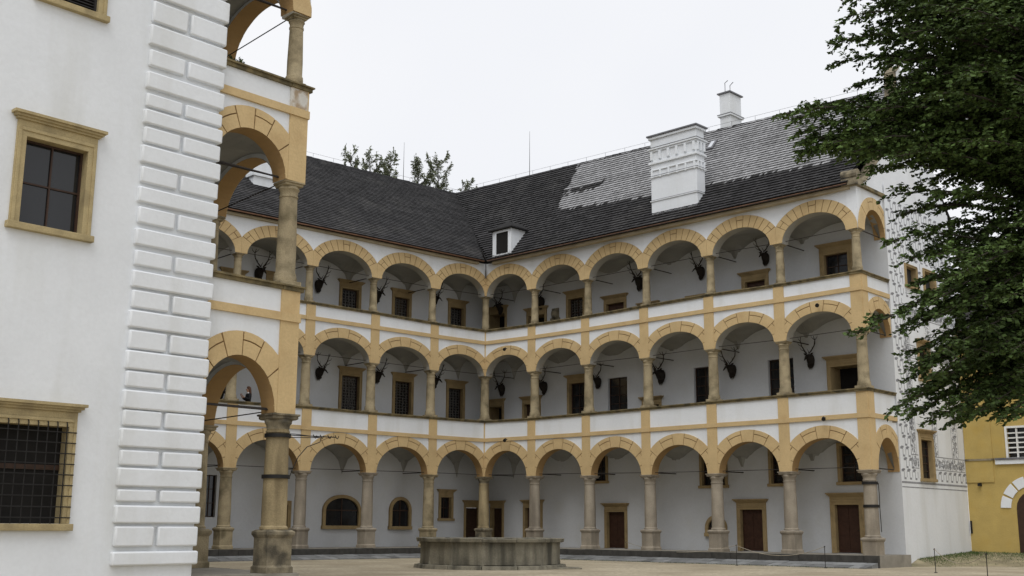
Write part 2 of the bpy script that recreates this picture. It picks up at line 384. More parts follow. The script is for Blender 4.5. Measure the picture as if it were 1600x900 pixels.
def arcade(W, names, n_in, soffs, detail_cols):
    walls = {k: MB() for k in (1, 2, 3)}; frs = []
    for k in (1, 2, 3):
        rise = {1: 1.43, 2: 1.10, 3: 1.12}[k]; ring = {1: .56, 2: .53, 3: .60}[k]
        for a, b in zip(names, names[1:]):
            A, B = C1[a], C1[b]; L_ = (B-A).length
            if k < 3: tA, tB = zz(a, 'b%d' % (k+1))-.14, zz(b, 'b%d' % (k+1))-.14
            else: tA = tB = 16.35
            fr, L = bay(W, A, B, n_in, k, zz(a, 'c%d' % k), zz(b, 'c%d' % k), tA, tB, rise, ring, walls[k], soffs[k], .275 if k < 3 else .0, pat=PAT12 if k < 3 else PAT3,
                        lo=-.25 if (k == 3 and a == 'N') else None, hi=L_+.25 if (k == 3 and b == 'R6') else None)
            if k < 3:
                # string course and coping, one length per bay
                sb = string_z(W, k+1); e = .275
                MB().prism(fr, [(e, sb), (L-e, sb), (L-e, sb+.2), (e, sb+.2)], TH-.02, TH+.075, True).build('string_course', OCHRE, W)
                ca, cb = zz(a, 'b%d' % (k+1)), zz(b, 'b%d' % (k+1))
                cm = MB(); cm.prism(fr, [(0.002, ca-.14), (L-.002, cb-.14), (L-.002, cb-.05), (0.002, ca-.05)], -TH-.06, TH+.07, True)
                cm.prism(fr, [(0.002, ca-.05), (L-.002, cb-.05), (L-.002, cb), (0.002, ca)], -TH-.1, TH+.12, True)
                cm.build('coping', COPING, W)
    for k in (1, 2, 3): walls[k].build('arcade_wall', WHITE, W)
    for i, c in enumerate(names):
        if c in detail_cols:
            a = names[max(0, i-1)]; b = names[min(len(names)-1, i+1)]
            fr = Frame(C1[c], C1[b]-C1[a], -n_in)
            for k in (1, 2, 3):
                m = detail_cols[c][k-1]
                columns(W, c, k, fr, m, -.14 if c in ('R6',) and k == 1 else None)
                if k < 3:
                    z0, z1 = zz(c, 'c%d' % k), zz(c, 'b%d' % (k+1))-.142
                    sb = string_z(W, k+1)
                    h = .275
                    pm = MB().box(fr, -h, h, z0+.002, z1, -TH-.01, TH+.05)
                    pm.box(fr, -h-.02, h+.02, sb-.003, sb+.203, TH-.03, TH+.09)
                    pm.build('pilaster', OCHRE, W)
Rn = ['R%d' % i for i in range(7)]; Bn = ['R0']+['B%d' % i for i in range(1, 8)]; Ln = ['N']+['L%d' % i for i in range(1, 7)]
S3 = (STONE, STONE, STONE)
arcade(WR, Rn, nR, {1: .5, 2: .1, 3: .06}, {'R0': (STONEL, STONE, STONE), **{'R%d' % i: (STONEP, STONE, STONE) for i in range(1, 7)}})
arcade(WB, Bn, nB, {1: .5, 2: .1, 3: .06}, {'B1': S3, 'B2': (STONEP, STONE, STONE), 'B3': (STONEP, STONE, STONE), 'B4': S3, 'B5': S3, 'B6': S3})
arcade(WL, Ln, nL, {1: .5, 2: .5, 3: .5}, {'N': (STONEL, STONE, STONE), **{'L%d' % i: S3 for i in range(1, 7)}})
# ---- end bays: from the corner column to the main wall
def end_bay(W, c, far, n_in, sgn_name, proud):
    A = C1[c]; L = (far-A).length; e = .275
    for k in (1, 2, 3):
        wm = MB()
        t = (zz(c, 'b%d' % (k+1))-.14) if k < 3 else 16.35
        zc = zz(c, 'c%d' % k); rise = {1: 1.30, 2: 1.05, 3: 1.12}[k] if W is WL else {1: 1.45, 2: 1.15, 3: 1.15}[k]; ring = {1: .58, 2: .56, 3: .58}[k]
        bp = [0, 16, 40, 64, 78, 102, 116, 140, 164, 180]
        pat = [(0, 40*D, [(0, 1)]), (40*D, 66*D, [(0, 1)]), (66*D, 88*D, [(0, .64), (.64, 1)]), (88*D, 110*D, [(0, 1)]), (110*D, 134*D, [(0, .64), (.64, 1)]), (134*D, 156*D, [(0, 1)]), (156*D, 180*D, [(0, 1)])]
        fr, _ = bay(W, A, far, n_in, k, zc, zc, t, t, rise, ring, wm, .5, .275, ucen=.30+(L-.30)/2, r=(L-.30)/2-.03, pat=pat, skipB=True, lo=None if k < 3 else -.25)
        wm.build('end_wall', WHITE, W)
        if k < 3:
            sb = string_z(W, k+1)
            MB().prism(fr, [(e, sb), (L, sb), (L, sb+.2), (e, sb+.2)], TH-.02, TH+.075, True).build('string_course', OCHRE, W)
            cz = zz(c, 'b%d' % (k+1))
            cm = MB(); cm.prism(fr, [(0.27, cz-.14), (L, cz-.14), (L, cz-.05), (0.27, cz-.05)], -TH-.06, TH+.07, True)
            cm.prism(fr, [(0.27, cz-.05), (L, cz-.05), (L, cz-.004), (0.27, cz-.004)], -TH-.1, TH+.12, True)
            cm.box(fr, -.36, .268, cz-.143, cz-.045, -.3, TH+.09); cm.box(fr, -.40, .268, cz-.047, cz-.008, -.3, TH+.14)
            cm.build('coping', COPING, W)
            z0, z1 = zc, cz-.143
            pm = MB().box(fr, -.275, .275, z0+.003, z1, -.28, TH+.046); pm.box(fr, -.30, .297, sb-.005, sb+.205, -.2, TH+.085)
            pm.build('pilaster', OCHRE, W)
        else:
            MB().box(fr, -.249, .15, zc+.002, 16.34, -.24, TH-.004).build('corner_pier', WHITE, W)
            MB().box(fr, -.34, L, 16.35, 16.5, -TH-.1, TH+.14).build('cornice', COPING, W)
endR = C1['R6']+E*(GD/abs(E.dot(nR))); endL = C1['N']-E*(GD/abs(E.dot(nL)))
end_bay(WR, 'R6', endR, -NE, 'R', 0); end_bay(WL, 'N', endL, -NE, 'L', 0)
# ------------------------------------------------------------------ inner gallery walls, windows, doors
FRR = Frame(C1['R0']+nR*GD, dR, -nR); FRB = Frame(C1['R0']+nB*GD, dB, -nB); FRL = Frame(C1['N']+nL*GD, -dL, -nL)
def wall_grid(mb, fr, s0, s1, z0, z1, holes, depth=.3):
    S = sorted({s0, s1, *[h[0] for h in holes], *[h[1] for h in holes]}); Z = sorted({z0, z1, *[h[2] for h in holes], *[h[3] for h in holes]})
    S = [s for s in S if s0-1e-6 <= s <= s1+1e-6]; Z = [z for z in Z if z0-1e-6 <= z <= z1+1e-6]
    for a, b in zip(S, S[1:]):
        for c, d in zip(Z, Z[1:]):
            sm, zm = (a+b)/2, (c+d)/2
            if any(h[0] < sm < h[1] and h[2] < zm < h[3] for h in holes): continue
            mb.q(fr.at(a, c), fr.at(b, c), fr.at(b, d), fr.at(a, d))
    for h in holes:
        a, b, c, d = h[:4]; dp = h[4] if len(h) > 4 else depth
        for (p, q_) in (((a, c), (b, c)), ((b, c), (b, d)), ((b, d), (a, d)), ((a, d), (a, c))):
            mb.q(fr.at(p[0], p[1]), fr.at(q_[0], q_[1]), fr.at(q_[0], q_[1], -dp), fr.at(p[0], p[1], -dp))
def surround(fr, s0, s1, z0, z1, fw, sill=False, proud=.07, deep=.16, foot=True):
    m = MB(); zb = z0
    e = .004
    m.box(fr, s0-fw, s0+e, zb, z1, -deep, proud); m.box(fr, s1-e, s1+fw, zb, z1, -deep, proud); m.box(fr, s0-fw, s1+fw, z1-e, z1+fw, -deep, proud-.001)
    m.box(fr, s0-fw*.9-.0, s0-fw*.55, zb, z1+fw*.5, proud-.01, proud+.025); m.box(fr, s1+fw*.55, s1+fw*.9, zb, z1+fw*.5, proud-.01, proud+.025)
    m.box(fr, s0-fw*.55+.002, s1+fw*.55-.002, z1+fw*.55, z1+fw*.9, proud-.01, proud+.023)
    return m
def opening(W, fr, holes, s0, s1, z0, z1, kind='leaded', fw=.17, cornice=True, sill=False, bars=(1, 2), doorlab=None, stone=None, label=None):
    stone = stone or SURR
    deep = {'void': .9, 'dark': .26}.get(kind, .24)
    holes.append((s0, s1, z0, z1, deep))
    isdoor = kind in ('door', 'doord')
    pm = {'leaded': LEADED, 'glass': GLASS, 'void': VOID, 'dark': VOID, 'door': WOOD, 'doord': WOODD, 'louver': LOUVER, 'iron': GLASS}[kind]
    o0 = -deep+.01
    if isdoor:
        p = MB().box(fr, s0+.01, s1-.01, z0+.02, z1-.01, o0, o0+.06).build('door', pm, W)
        wd, hh = s1-s0, z1-z0
        for zi in range(3):
            for si in range(2 if wd > .75 else 1):
                nn = 2 if wd > .75 else 1
                a = s0+.08+si*(wd-.1)/nn; b = s0+.08+(si+1)*(wd-.1)/nn-.06
                MB().box(fr, a, b, z0+.14+zi*(hh-.2)/3, z0+.14+(zi+1)*(hh-.2)/3-.1, o0+.055, o0+.085).build('door_panel', pm, p)
        MB().tube([fr.at(s1-.12, z0+1.0, o0+.06), fr.at(s1-.12, z0+1.0, o0+.12), fr.at(s1-.2, z0+1.0, o0+.12)], .015, 5).build('handle', IRON, p)
    else:
        p = MB().box(fr, s0+.002, s1-.002, z0+.002, z1-.002, o0, o0+.02).build('window' if kind != 'void' else 'doorway', pm, W)
        if kind in ('glass', 'iron', 'leaded'):
            bm = MB(); t = .035
            fwid = .05
            bm.box(fr, s0+.004, s0+fwid, z0+.004, z1-.004, o0+.02, o0+.07); bm.box(fr, s1-fwid, s1-.004, z0+.004, z1-.004, o0+.02, o0+.07)
            bm.box(fr, s0+fwid, s1-fwid, z1-fwid, z1-.004, o0+.02, o0+.069); bm.box(fr, s0+fwid, s1-fwid, z0+.004, z0+fwid, o0+.02, o0+.069)
            for i in range(1, bars[0]+1):
                x = s0+(s1-s0)*i/(bars[0]+1); bm.box(fr, x-t/2, x+t/2, z0+fwid, z1-fwid, o0+.02, o0+.06)
            for i in range(1, bars[1]+1):
                x = z0+(z1-z0)*i/(bars[1]+1); bm.box(fr, s0+fwid, s1-fwid, x-t/2, x+t/2, o0+.021, o0+.055)
            bm.build('casement', WOODD, p)
    if fw: surround(fr, s0, s1, z0, z1, fw, deep=deep-.005).build('surround', stone, p, bevel=.008)
    if cornice and fw:
        m = MB(); a, b = s0-fw, s1+fw; z = z1+fw
        m.prism(fr, [(a, z+.002), (b, z+.002), (b, z+.14), (a, z+.14)], -.02, .06, True)
        for q_, (ex, h0, h1) in enumerate(((.04, .14, .19), (.09, .19, .24), (.14, .24, .30))): m.box(fr, a-ex, b+ex, z+h0, z+h1, -.02, .07+ex)
        m.build('cornice', stone, p)
    if sill: MB().box(fr, s0-fw-.06, s1+fw+.06, z0-.14, z0-.002, -.16, .13).build('sill', stone, p, bevel=.01)
    if label: p['label'] = label
    return p
def arched(W, fr, px, rise_f, label=None):
    x0, x1, yt, yb = px; s0, s1, z0, z1 = fr.rect(x0, x1, yt, yb); fw = .17
    r = (s1-s0)/2; c = (s0+s1)/2; rise = r*rise_f; zsp = z1-rise
    arc = lambda k: [(c+(r+k)*math.cos(math.pi*i/14), zsp+(rise+k)*math.sin(math.pi*i/14)) for i in range(15)]
    pane = MB().prism(fr, arc(0)+[(s0, z0), (s1, z0)], 0.0, .012).build('window', GLASS, W)
    m = MB(); inn, out = [(s1, z0)]+arc(0)+[(s0, z0)], [(s1+fw, z0)]+arc(fw)+[(s0-fw, z0)]
    for i in range(len(inn)-1): m.prism(fr, [inn[i], out[i], out[i+1], inn[i+1]], 0, .14)
    m.build('surround', SURR, pane)
    MB().box(fr, s0-fw-.04, s1+fw+.04, z0-.18, z0-.002, 0, .17).build('sill', SURR, pane)
    b = MB(); b.box(fr, c-.03, c+.03, z0, z1-.02, .01, .05); b.box(fr, s0, s1, zsp-.03, zsp+.03, .01, .045); b.build('casement', WOODD, pane)
    return pane
hR, hB, hL = [], [], []
FL2, FL3 = 6.12, 11.42
def op(W, fr, holes, px, kind, z0=None, fw=.17, cornice=True, **k):
    s0, s1, a, b = fr.rect(*px)
    if z0 is not None: a = z0
    return opening(W, fr, holes, s0, s1, a, b, kind, fw, cornice, **k)
# right wing, ground
G0 = .14
op(WR, FRR, hR, (773, 789, 794, 838), 'doord', G0, .13, True)
op(WR, FRR, hR, (825, 849, 793, 840), 'door', G0, .15, True)
op(WR, FRR, hR, (953, 981, 798, 850), 'door', G0, .16, True)
op(WR, FRR, hR, (1162, 1197, 792, 855), 'door', G0, .2, True)
op(WR, FRR, hR, (1310.5, 1348.6, 783, 854.5), 'door', G0, .24, True)
for px in ((930, 950, 706, 750), (1100, 1136, 697, 755), (1208, 1236, 692, 751), (1316, 1354, 690, 747)):
    op(WR, FRR, hR, px, 'glass', None, .14, False, sill=True, bars=(1, 3))
arched(WR, FRR, (1112, 1136, 807, 829), 1.0)
# right wing, middle gallery
op(WR, FRR, hR, (766, 787, 636, 655), 'void', FL2, .15)
op(WR, FRR, hR, (822, 844, 631, 655), 'doord', FL2, .16)
op(WR, FRR, hR, (892, 917, 597, 640), 'glass', FL2+.3, .16, bars=(1, 3))
op(WR, FRR, hR, (951.5, 982, 588, 642), 'glass', None, 0, False, bars=(1, 3))
op(WR, FRR, hR, (1009, 1033, 630, 650), 'door', FL2, .13)
op(WR, FRR, hR, (1086, 1117, 570, 628), 'glass', None, 0, False, bars=(1, 3))
op(WR, FRR, hR, (1202, 1242, 556, 617), 'glass', None, 0, False, bars=(1, 3))
op(WR, FRR, hR, (1300.5, 1345, 566, 605), 'void', FL2, .2)
# right wing, top gallery
op(WR, FRR, hR, (766, 790, 491, 515), 'void', FL3, .15)
op(WR, FRR, hR, (827, 852, 492, 505), 'void', FL3, .16)
op(WR, FRR, hR, (889, 912, 465, 495), 'leaded', FL3+.3, .16)
op(WR, FRR, hR, (948, 976, 472, 490), 'door', FL3, .16)
op(WR, FRR, hR, (1003, 1026, 482, 490), 'door', FL3, .12)
op(WR, FRR, hR, (1080, 1100, 470, 480), 'door', FL3, .1)
op(WR, FRR, hR, (1164.5, 1196, 435, 450), 'door', FL3, .2)
op(WR, FRR, hR, (1288, 1325, 391, 428), 'glass', None, .24, bars=(1, 1))
# back wing
op(WB, FRB, hB, (731, 752, 794, 838), 'doord', G0, .13)
arched(WB, FRB, (511, 562, 781, 824), .62)
arched(WB, FRB, (614.7, 641, 783, 824), 1.0)
op(WB, FRB, hB, (691.7, 708, 778, 811), 'glass', None, .15, True, sill=True, bars=(1, 1))
op(WB, FRB, hB, (417, 452, 792, 858), 'door', G0, .2, False)
op(WB, FRB, hB, (323, 341, 747, 813), 'glass', None, 0, False, bars=(1, 2))
for px in ((534.6, 562.4, 590, 645), (618, 643.4, 598, 650), (702, 724, 608, 655)): op(WB, FRB, hB, px, 'leaded', None, .17, bars=(0, 0))
for px in ((533.7, 560, 454.5, 491), (616, 639, 467, 503), (703.5, 724, 482, 512)): op(WB, FRB, hB, px, 'leaded', 12.1, .17, bars=(0, 0))
op(WB, FRB, hB, (350, 376, 440, 460), 'leaded', 12.1, .2, bars=(0, 0))
op(WB, FRB, hB, (420, 448, 445, 460), 'leaded', 12.1, .2, bars=(0, 0))
LR, LBk, LLn = (C1['R6']-C1['R0']).length, (X7-C1['R0']).length, (X7-C1['N']).length
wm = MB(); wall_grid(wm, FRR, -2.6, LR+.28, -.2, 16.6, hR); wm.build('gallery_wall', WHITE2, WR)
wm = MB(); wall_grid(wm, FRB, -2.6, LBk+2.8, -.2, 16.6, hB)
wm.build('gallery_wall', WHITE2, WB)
for s in (3.2, 7.5, 11.8, 16., 20.):
    opening(WL, FRL, hL, s-.5, s+.5, 7.0, 8.8, 'glass'); opening(WL, FRL, hL, s-.5, s+.5, 12.3, 13.9, 'glass'); opening(WL, FRL, hL, s-.55, s+.55, G0, 2.3, 'door')
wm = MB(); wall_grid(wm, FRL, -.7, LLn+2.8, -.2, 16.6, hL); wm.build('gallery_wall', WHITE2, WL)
# vaults, floors, tie rods
def gallery(W, names, fr_in, n_in):
    vm = MB(); fm = MB()
    L = (C1[names[-1]]-C1[names[0]]).length
    fr = Frame(C1[names[0]], C1[names[-1]]-C1[names[0]], -n_in)
    for k in (1, 2, 3):
        rise = {1: 1.52, 2: 1.2, 3: 1.2}[k]
        for a, b in zip(names, names[1:]):
            A, B = C1[a], C1[b]; l = (B-A).length; f2 = Frame(A, B-A, -n_in); z0 = (zz(a, 'c%d' % k)+zz(b, 'c%d' % k))/2
            NU, NV = 16, 10
            def pt(i, j):
                u = l*i/NU; v = (GD-.02)*j/NV
                x = 2*i/NU-1; y = 2*j/NV-1
                h = max(math.sqrt(max(0, 1-x*x)), math.sqrt(max(0, 1-y*y)))
                return f2.at(u, z0+rise*h, -TH*0-v)
            for i in range(NU):
                for j in range(NV): vm.q(pt(i, j), pt(i+1, j), pt(i+1, j+1), pt(i, j+1))
        if k > 1: fm.box(fr, -2.4 if W is WB else -.2, L+.2, (FL2 if k == 2 else FL3)-.25, (FL2 if k == 2 else FL3), -GD, -TH+.02)
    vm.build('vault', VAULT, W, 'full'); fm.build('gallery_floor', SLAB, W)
    for k in (1, 2, 3):
        for i, (a, b) in enumerate(zip(names, names[1:])):
            za, zb = zz(a, 'c%d' % k)+.12, zz(b, 'c%d' % k)+.12
            A, B = C1[a], C1[b]
            MB().tube([A+V3((0, 0, za)), B+V3((0, 0, zb))], .016, 5).build('tie_rod', RUST, W)
            if i or W is not WB: MB().tube([A+n_in*.1+V3((0, 0, za)), A+n_in*(GD+.01)+V3((0, 0, za+.02))], .026, 5).build('tie_rod', RUST, W)
gallery(WR, Rn, FRR, nR); gallery(WB, Bn, FRB, nB); gallery(WL, Ln, FRL, nL)
for W, c, far in ((WR, 'R6', endR), (WL, 'N', endL)):
    for k in (1, 2, 3): MB().tube([C1[c]+V3((0, 0, zz(c, 'c%d' % k)+.1)), far+V3((0, 0, zz(c, 'c%d' % k)+.1))], .026, 5).build('tie_rod', RUST, W)
# corner blocks where galleries meet (ceiling over the inner corner)
cm = MB()
for z in (4.0+1.5, 9.74+1.2, 14.42+1.2):
    fr = Frame(C1['R0'], dR, -nR); cm.box(fr, -2.6, 0.0, z, z+.1, -GD, .0)
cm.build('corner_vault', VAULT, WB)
# ------------------------------------------------------------------ main blocks behind the galleries
ER = Frame(FRR.at(LR+.28, 0), E, NE); EL = Frame(FRL.at(-.7, 0), -E, NE)
sRE = ER.hit(1523, 856)[0]
# right block: end wall with sgraffito, gable
hE = []
def eop(px, kind, **k): return op(WR, ER, hE, px, kind, None, **k)
eop((1442, 1459, 681, 741), 'glass', fw=.16, bars=(1, 4), sill=True, stone=SURR)
eop((1415, 1430, 412, 440), 'louver', fw=.13, cornice=False, sill=True)
eop((1444, 1459, 420, 452), 'louver', fw=.13, cornice=False, sill=True)
eop((1437, 1452, 540, 585), 'glass', fw=.14, bars=(1, 3), sill=True)
wm = MB(); wall_grid(wm, ER, 0, sRE, -.3, 17.0, hE); wm.build('end_wall', WHITE, WR)
wm = MB(); far = Frame(ER.at(sRE, 0), -dR, nR); wall_grid(wm, far, 0, 34, -.3, 16.6, []); wm.build('rear_wall', WHITE, WR)
GF = Frame(C1['R6']+dR*.20, E, NE)                                   # gable plane
gp = [GF.hit(*p) for p in ((1334, 290), (1345, 279), (1356, 262), (1366, 245), (1376, 225), (1390, 203))]
s0g, s1g = gp[0][0], 2.45/abs(E.dot(nR))+sRE-.05
mid = (5.2+.0)/abs(E.dot(nR))
left = [(s0g-.0, 16.5)]+gp[1:]+[(gp[-1][0]+.05, gp[-1][1]+.9), (gp[-1][0]+.5, gp[-1][1]+1.1), (mid-.6, 23.2), (mid, 23.7)]
right = [(mid+.6, 23.3), (s1g, 17.1)]
poly = left+right+[(s1g, 16.5)]
MB().prism(GF, poly[::-1] if GF.d.cross(V3((0, 0, 1))).dot(GF.n) < 0 else poly, -.35, 0.1, True).build('gable', WHITE, WR)
cm = MB(); last = None
for a, b in zip(left, left[1:]):
    A, B = V3((a[0], a[1], 0)), V3((b[0], b[1], 0)); d = (B-A).normalized(); nn = V3((-d.y, d.x, 0))*.07
    cm.prism(GF, [(a[0], a[1]), (b[0], b[1]), (b[0]+nn.x, b[1]+nn.y), (a[0]+nn.x, a[1]+nn.y)], -.42, .18, True)
cm.build('gable_coping', STONEG, WR)
sc1 = GF.hit(1333, 268)
MB().tube([GF.at(sc1[0]-.05, sc1[1]+.02, -.55), GF.at(sc1[0]-.05, sc1[1]+.02, .2)], .24, 12).box(GF, sc1[0]-.35, sc1[0]+.4, sc1[1]-.5, sc1[1]-.2, -.5, .22).build('stone_scroll', STONEG, WR)
# sgraffito: dark plaster shown where the white coat is scratched away, 3 mm proud sheets of strokes
sg = MB()
def bar(s0, s1, z0, z1):
    for h in hE:
        if s0 < h[1]+.25 and s1 > h[0]-.25 and z0 < h[3]+.3 and z1 > h[2]-.25: return
    sg.q(ER.at(s0, z0, .004), ER.at(s1, z0, .004), ER.at(s1, z1, .004), ER.at(s0, z1, .004))
zl = ER.hit(1470, 750)[1]; zl2 = ER.hit(1470, 757)[1]
for z, t in ((zl, .09), (zl2, .05)):
    sg.q(ER.at(.03, z-t/2, .004), ER.at(sRE, z-t/2, .004), ER.at(sRE, z+t/2, .004), ER.at(.03, z+t/2, .004))
rs = random.Random(3)
c = .43
c, rh = .58, .50
def zcell(s, z, fl):                # one link of the meander: thick bar, thin drop, thick bar, thin rise
    j = lambda: rs.uniform(-.012, .012)
    bar(s, s+.27+j(), z+.31, z+.41); bar(s+.10, s+.36, z+.37, z+.45); bar(s+.24, s+.285, z+.03, z+.31)
    bar(s+.24, s+.46+j(), z-.03, z+.06); bar(s+.53, s+.57, z+.06, z+.33)
zi = 0; z = zl+.16
while z < 16.4:
    i = 0; s = .06+(.29 if zi % 2 else 0)
    while s < sRE-.4:
        full = z > 11.6 or zi == 0
        if s < .95 or full: zcell(s, z, zi % 2 == 0)
        s += c; i += 1
    z += rh; zi += 1
def curls(s0, s1, z0, z1, n):
    for _ in range(n):
        s, z = rs.uniform(s0, s1-.1), rs.uniform(z0, z1-.1); k = rs.choice((0, 1, 2))
        if k == 0: bar(s, s+.035, z, z+rs.uniform(.08, .2))
        elif k == 1: bar(s, s+rs.uniform(.06, .14), z, z+.03)
        else: bar(s, s+.03, z, z+.1); bar(s, s+.09, z+.1, z+.13); bar(s+.07, s+.1, z+.04, z+.1)
zb0, zb1 = zl+.65, zl+1.25
for a, b in ((1.25, 1.75), (3.55, 4.2), (5.9, 6.6), (8.2, 8.9)):
    curls(a, b, zb1, 11.0, 420); bar(a-.05, a-.02, zb1, 11.); bar(b+.02, b+.05, zb1, 11.)
for z0_, z1_ in ((zb0, zb1), (9.0, 9.6), (11.0, 11.5)):
    curls(1.2, sRE-.1, z0_+.05, z1_-.05, 420)
    for q_ in range(40): bar(1.2+q_*(sRE-1.3)/40, 1.2+(q_+1)*(sRE-1.3)/40, z0_, z0_+.04); bar(1.2+q_*(sRE-1.3)/40, 1.2+(q_+1)*(sRE-1.3)/40, z1_, z1_+.04)
tag(sg.build('sgraffito', SGRAF, WR), kind='stuff')
# left block: end wall, windows, quoins
hEL = []
opening(WL, EL, hEL, *[EL.rect(31, 130, 232, 366)[i] for i in (0, 1, 2, 3)], 'glass', .2, stone=STONEW, cornice= True, sill=True, bars=(1, 1), label='tall brown casement window in a sandstone surround')
a = EL.rect(20, 103, 672, 826)
pw = opening(WL, EL, hEL, a[0], a[0]+1.75, a[2], a[3], 'dark', .17, True, stone=STONEW, sill=True, label='barred window with an iron grille')
a2 = EL.rect(68, 151, -70, 17)
pl = opening(WL, EL, hEL, a2[0], a2[1], a2[2], a2[3], 'dark', .2, False, stone=STONEW, sill=True, label='window with closed dark louvred shutters')
gm = MB(); s0, s1, z0, z1 = a[0], a[0]+1.75, a[2], a[3]
for i in range(9): x = s0+.06+(s1-s0-.12)*i/8; gm.tube([EL.at(x, z0-.1, .10), EL.at(x, z0-.02, .10), EL.at(x, z1+.05, .10), EL.at(x, z1+.10, .07)], .013, 5)
for i in range(9): zq = z0+.12+(z1-z0-.24)*i/8; gm.tube([EL.at(s0-.16, zq, .07), EL.at(s0-.15, zq, .112), EL.at(s1+.12, zq, .112), EL.at(s1+.16, zq, .06)], .012, 5)
gm.build('iron_grille', IRON, pw)
bk = MB(); bk.box(EL, s0+.02, s1-.02, (z0+z1)/2+.1, (z0+z1)/2+.2, -.23, -.19).build('casement', WOODD, pw)
s0, s1, z0, z1 = a2
for i in range(int((z1-z0)/.07)):
    zq = z0+.05+i*.07
    MB().prism(Frame(EL.p+EL.d*0, EL.d, EL.n), [(s0+.05, zq), (s1-.05, zq), (s1-.05, zq+.02), (s0+.05, zq+.02)], -.14, -.06, True).build('louver_slat', LOUVER, pl)
MB().box(EL, s0, s0+.05, z0, z1, -.15, -.03).box(EL, s1-.05, s1, z0, z1, -.15, -.03).box(EL, s0, s1, z0, z0+.05, -.15, -.031).build('shutter_frame', LOUVER, pl)
wm = MB(); wall_grid(wm, EL, 0, 15, -.5, 24, hEL, .3); wm.build('end_wall', WHITE, WL)
wm = MB(); wall_grid(wm, Frame(EL.at(15, 0), dL*-1, -nL*-1), 0, 30, -.5, 24, []); wm.build('rear_wall', WHITE, WL)
wm = MB(); wall_grid(wm, Frame(FRL.at(-.7, 0), dL*-1, -nL), 0, 26, 16.6, 24, []); wm.build('upper_wall', WHITE, WL)
rows = [(868, 892, 1), (828, 862, 2), (795, 825, 1), (770, 791, 2), (736, 767, 1), (708, 734, 2), (674, 705, 1), (645, 672, 2), (614, 645, 1), (584, 611, 2), (552, 583, 1), (520, 551, 2), (489, 518, 1), (457.5, 487, 2),
        (427, 455, 1), (395, 421, 2), (361, 389, 1), (327, 354.5, 2), (296, 322, 1), (264, 291, 2), (231, 260, 1), (202, 228.5, 2), (175, 199, 1), (150, 172.5, 2), (116, 144, 1), (81.5, 109, 2), (43, 76, 1), (6, 40, 2), (-33, 2, 1), (-70, -37, 2), (-108, -74, 1)]
sq0 = EL.hit(178, 880, .05)[0]
for y0, y1, nb in rows:
    xl = 178+(892-(y0+y1)/2)*57/892
    z1 = EL.hit(xl, y0, .05)[1]; z0 = EL.hit(xl, y1, .05)[1]
    sl_ = EL.hit(xl, (y0+y1)/2, .08)[0]; sp = sl_*.49
    if nb == 1: MB().box(EL, -.12, sl_, z0+.01, z1-.01, -.3, .12).build('quoin_block', WHITE, WL, True, .038)
    else:
        MB().box(EL, -.09, sp-.045, z0+.01, z1-.01, -.3, .11).build('quoin_block', WHITE, WL, True, .038)
        MB().box(EL, sp+.045, sl_-.03, z0+.01, z1-.01, -.02, .11).build('quoin_block', WHITE, WL, True, .038)
MB().box(EL, -.055, .4, -.3, 24, -.25, -.02).build('corner_strip', WHITE, WL)
# back block rear
wm = MB(); wall_grid(wm, Frame(C1['R0']+nB*17.2-dB*10, dB, nB), 0, 44, -.3, 16.5, []); wm.build('rear_wall', WHITE, WB)
# ------------------------------------------------------------------ roofs
ZE, ZR, AE, AR, AB = 16.46, 23.55, -.62, 5.2, 8.6
class Roof:
    def __init__(r, org, d, n, a): r.p, r.d, r.n, r.a = org, d, n, a; r.u = r.at(0, 1)-r.at(0, 0); r.len = r.u.length; r.nor = r.d.cross(r.u).normalized()
    k = 0
    def at(r, s, t, h=0):
        p = r.p+r.d*s+r.n*(AE+(r.a-AE)*t)+V3((0, 0, ZE+(ZR-ZE-r.k*(s+8.6))*t))
        return p+(r.nor*h if h else V3((0, 0, 0)))
    def hit(r, px, py, h=0):
        q = ray(px, py); o = r.at(0, 0, h)-V3((0, 0, EYE)); t = o.dot(r.nor)/q.dot(r.nor); v = q*t-o
        return v.dot(r.d), v.dot(r.u)/r.u.length_squared
RR = Roof(C1['R0'], dR, nR, AR)
if RR.nor.z < 0: pass
RB = Roof(C1['R0'], dB, nB, AB); RLf = Roof(X7, dL, nL, AR)
for r in (RR, RB, RLf):
    if r.nor.z < 0: r.nor = -r.nor
RR.k = .026
J1 = C1['R0']+nR*AR+nB*AB
J2 = X7+nL*AR+nB*AB
ex = V2(0, 0)
def sof(r, p): return (p-r.p).dot(r.d)
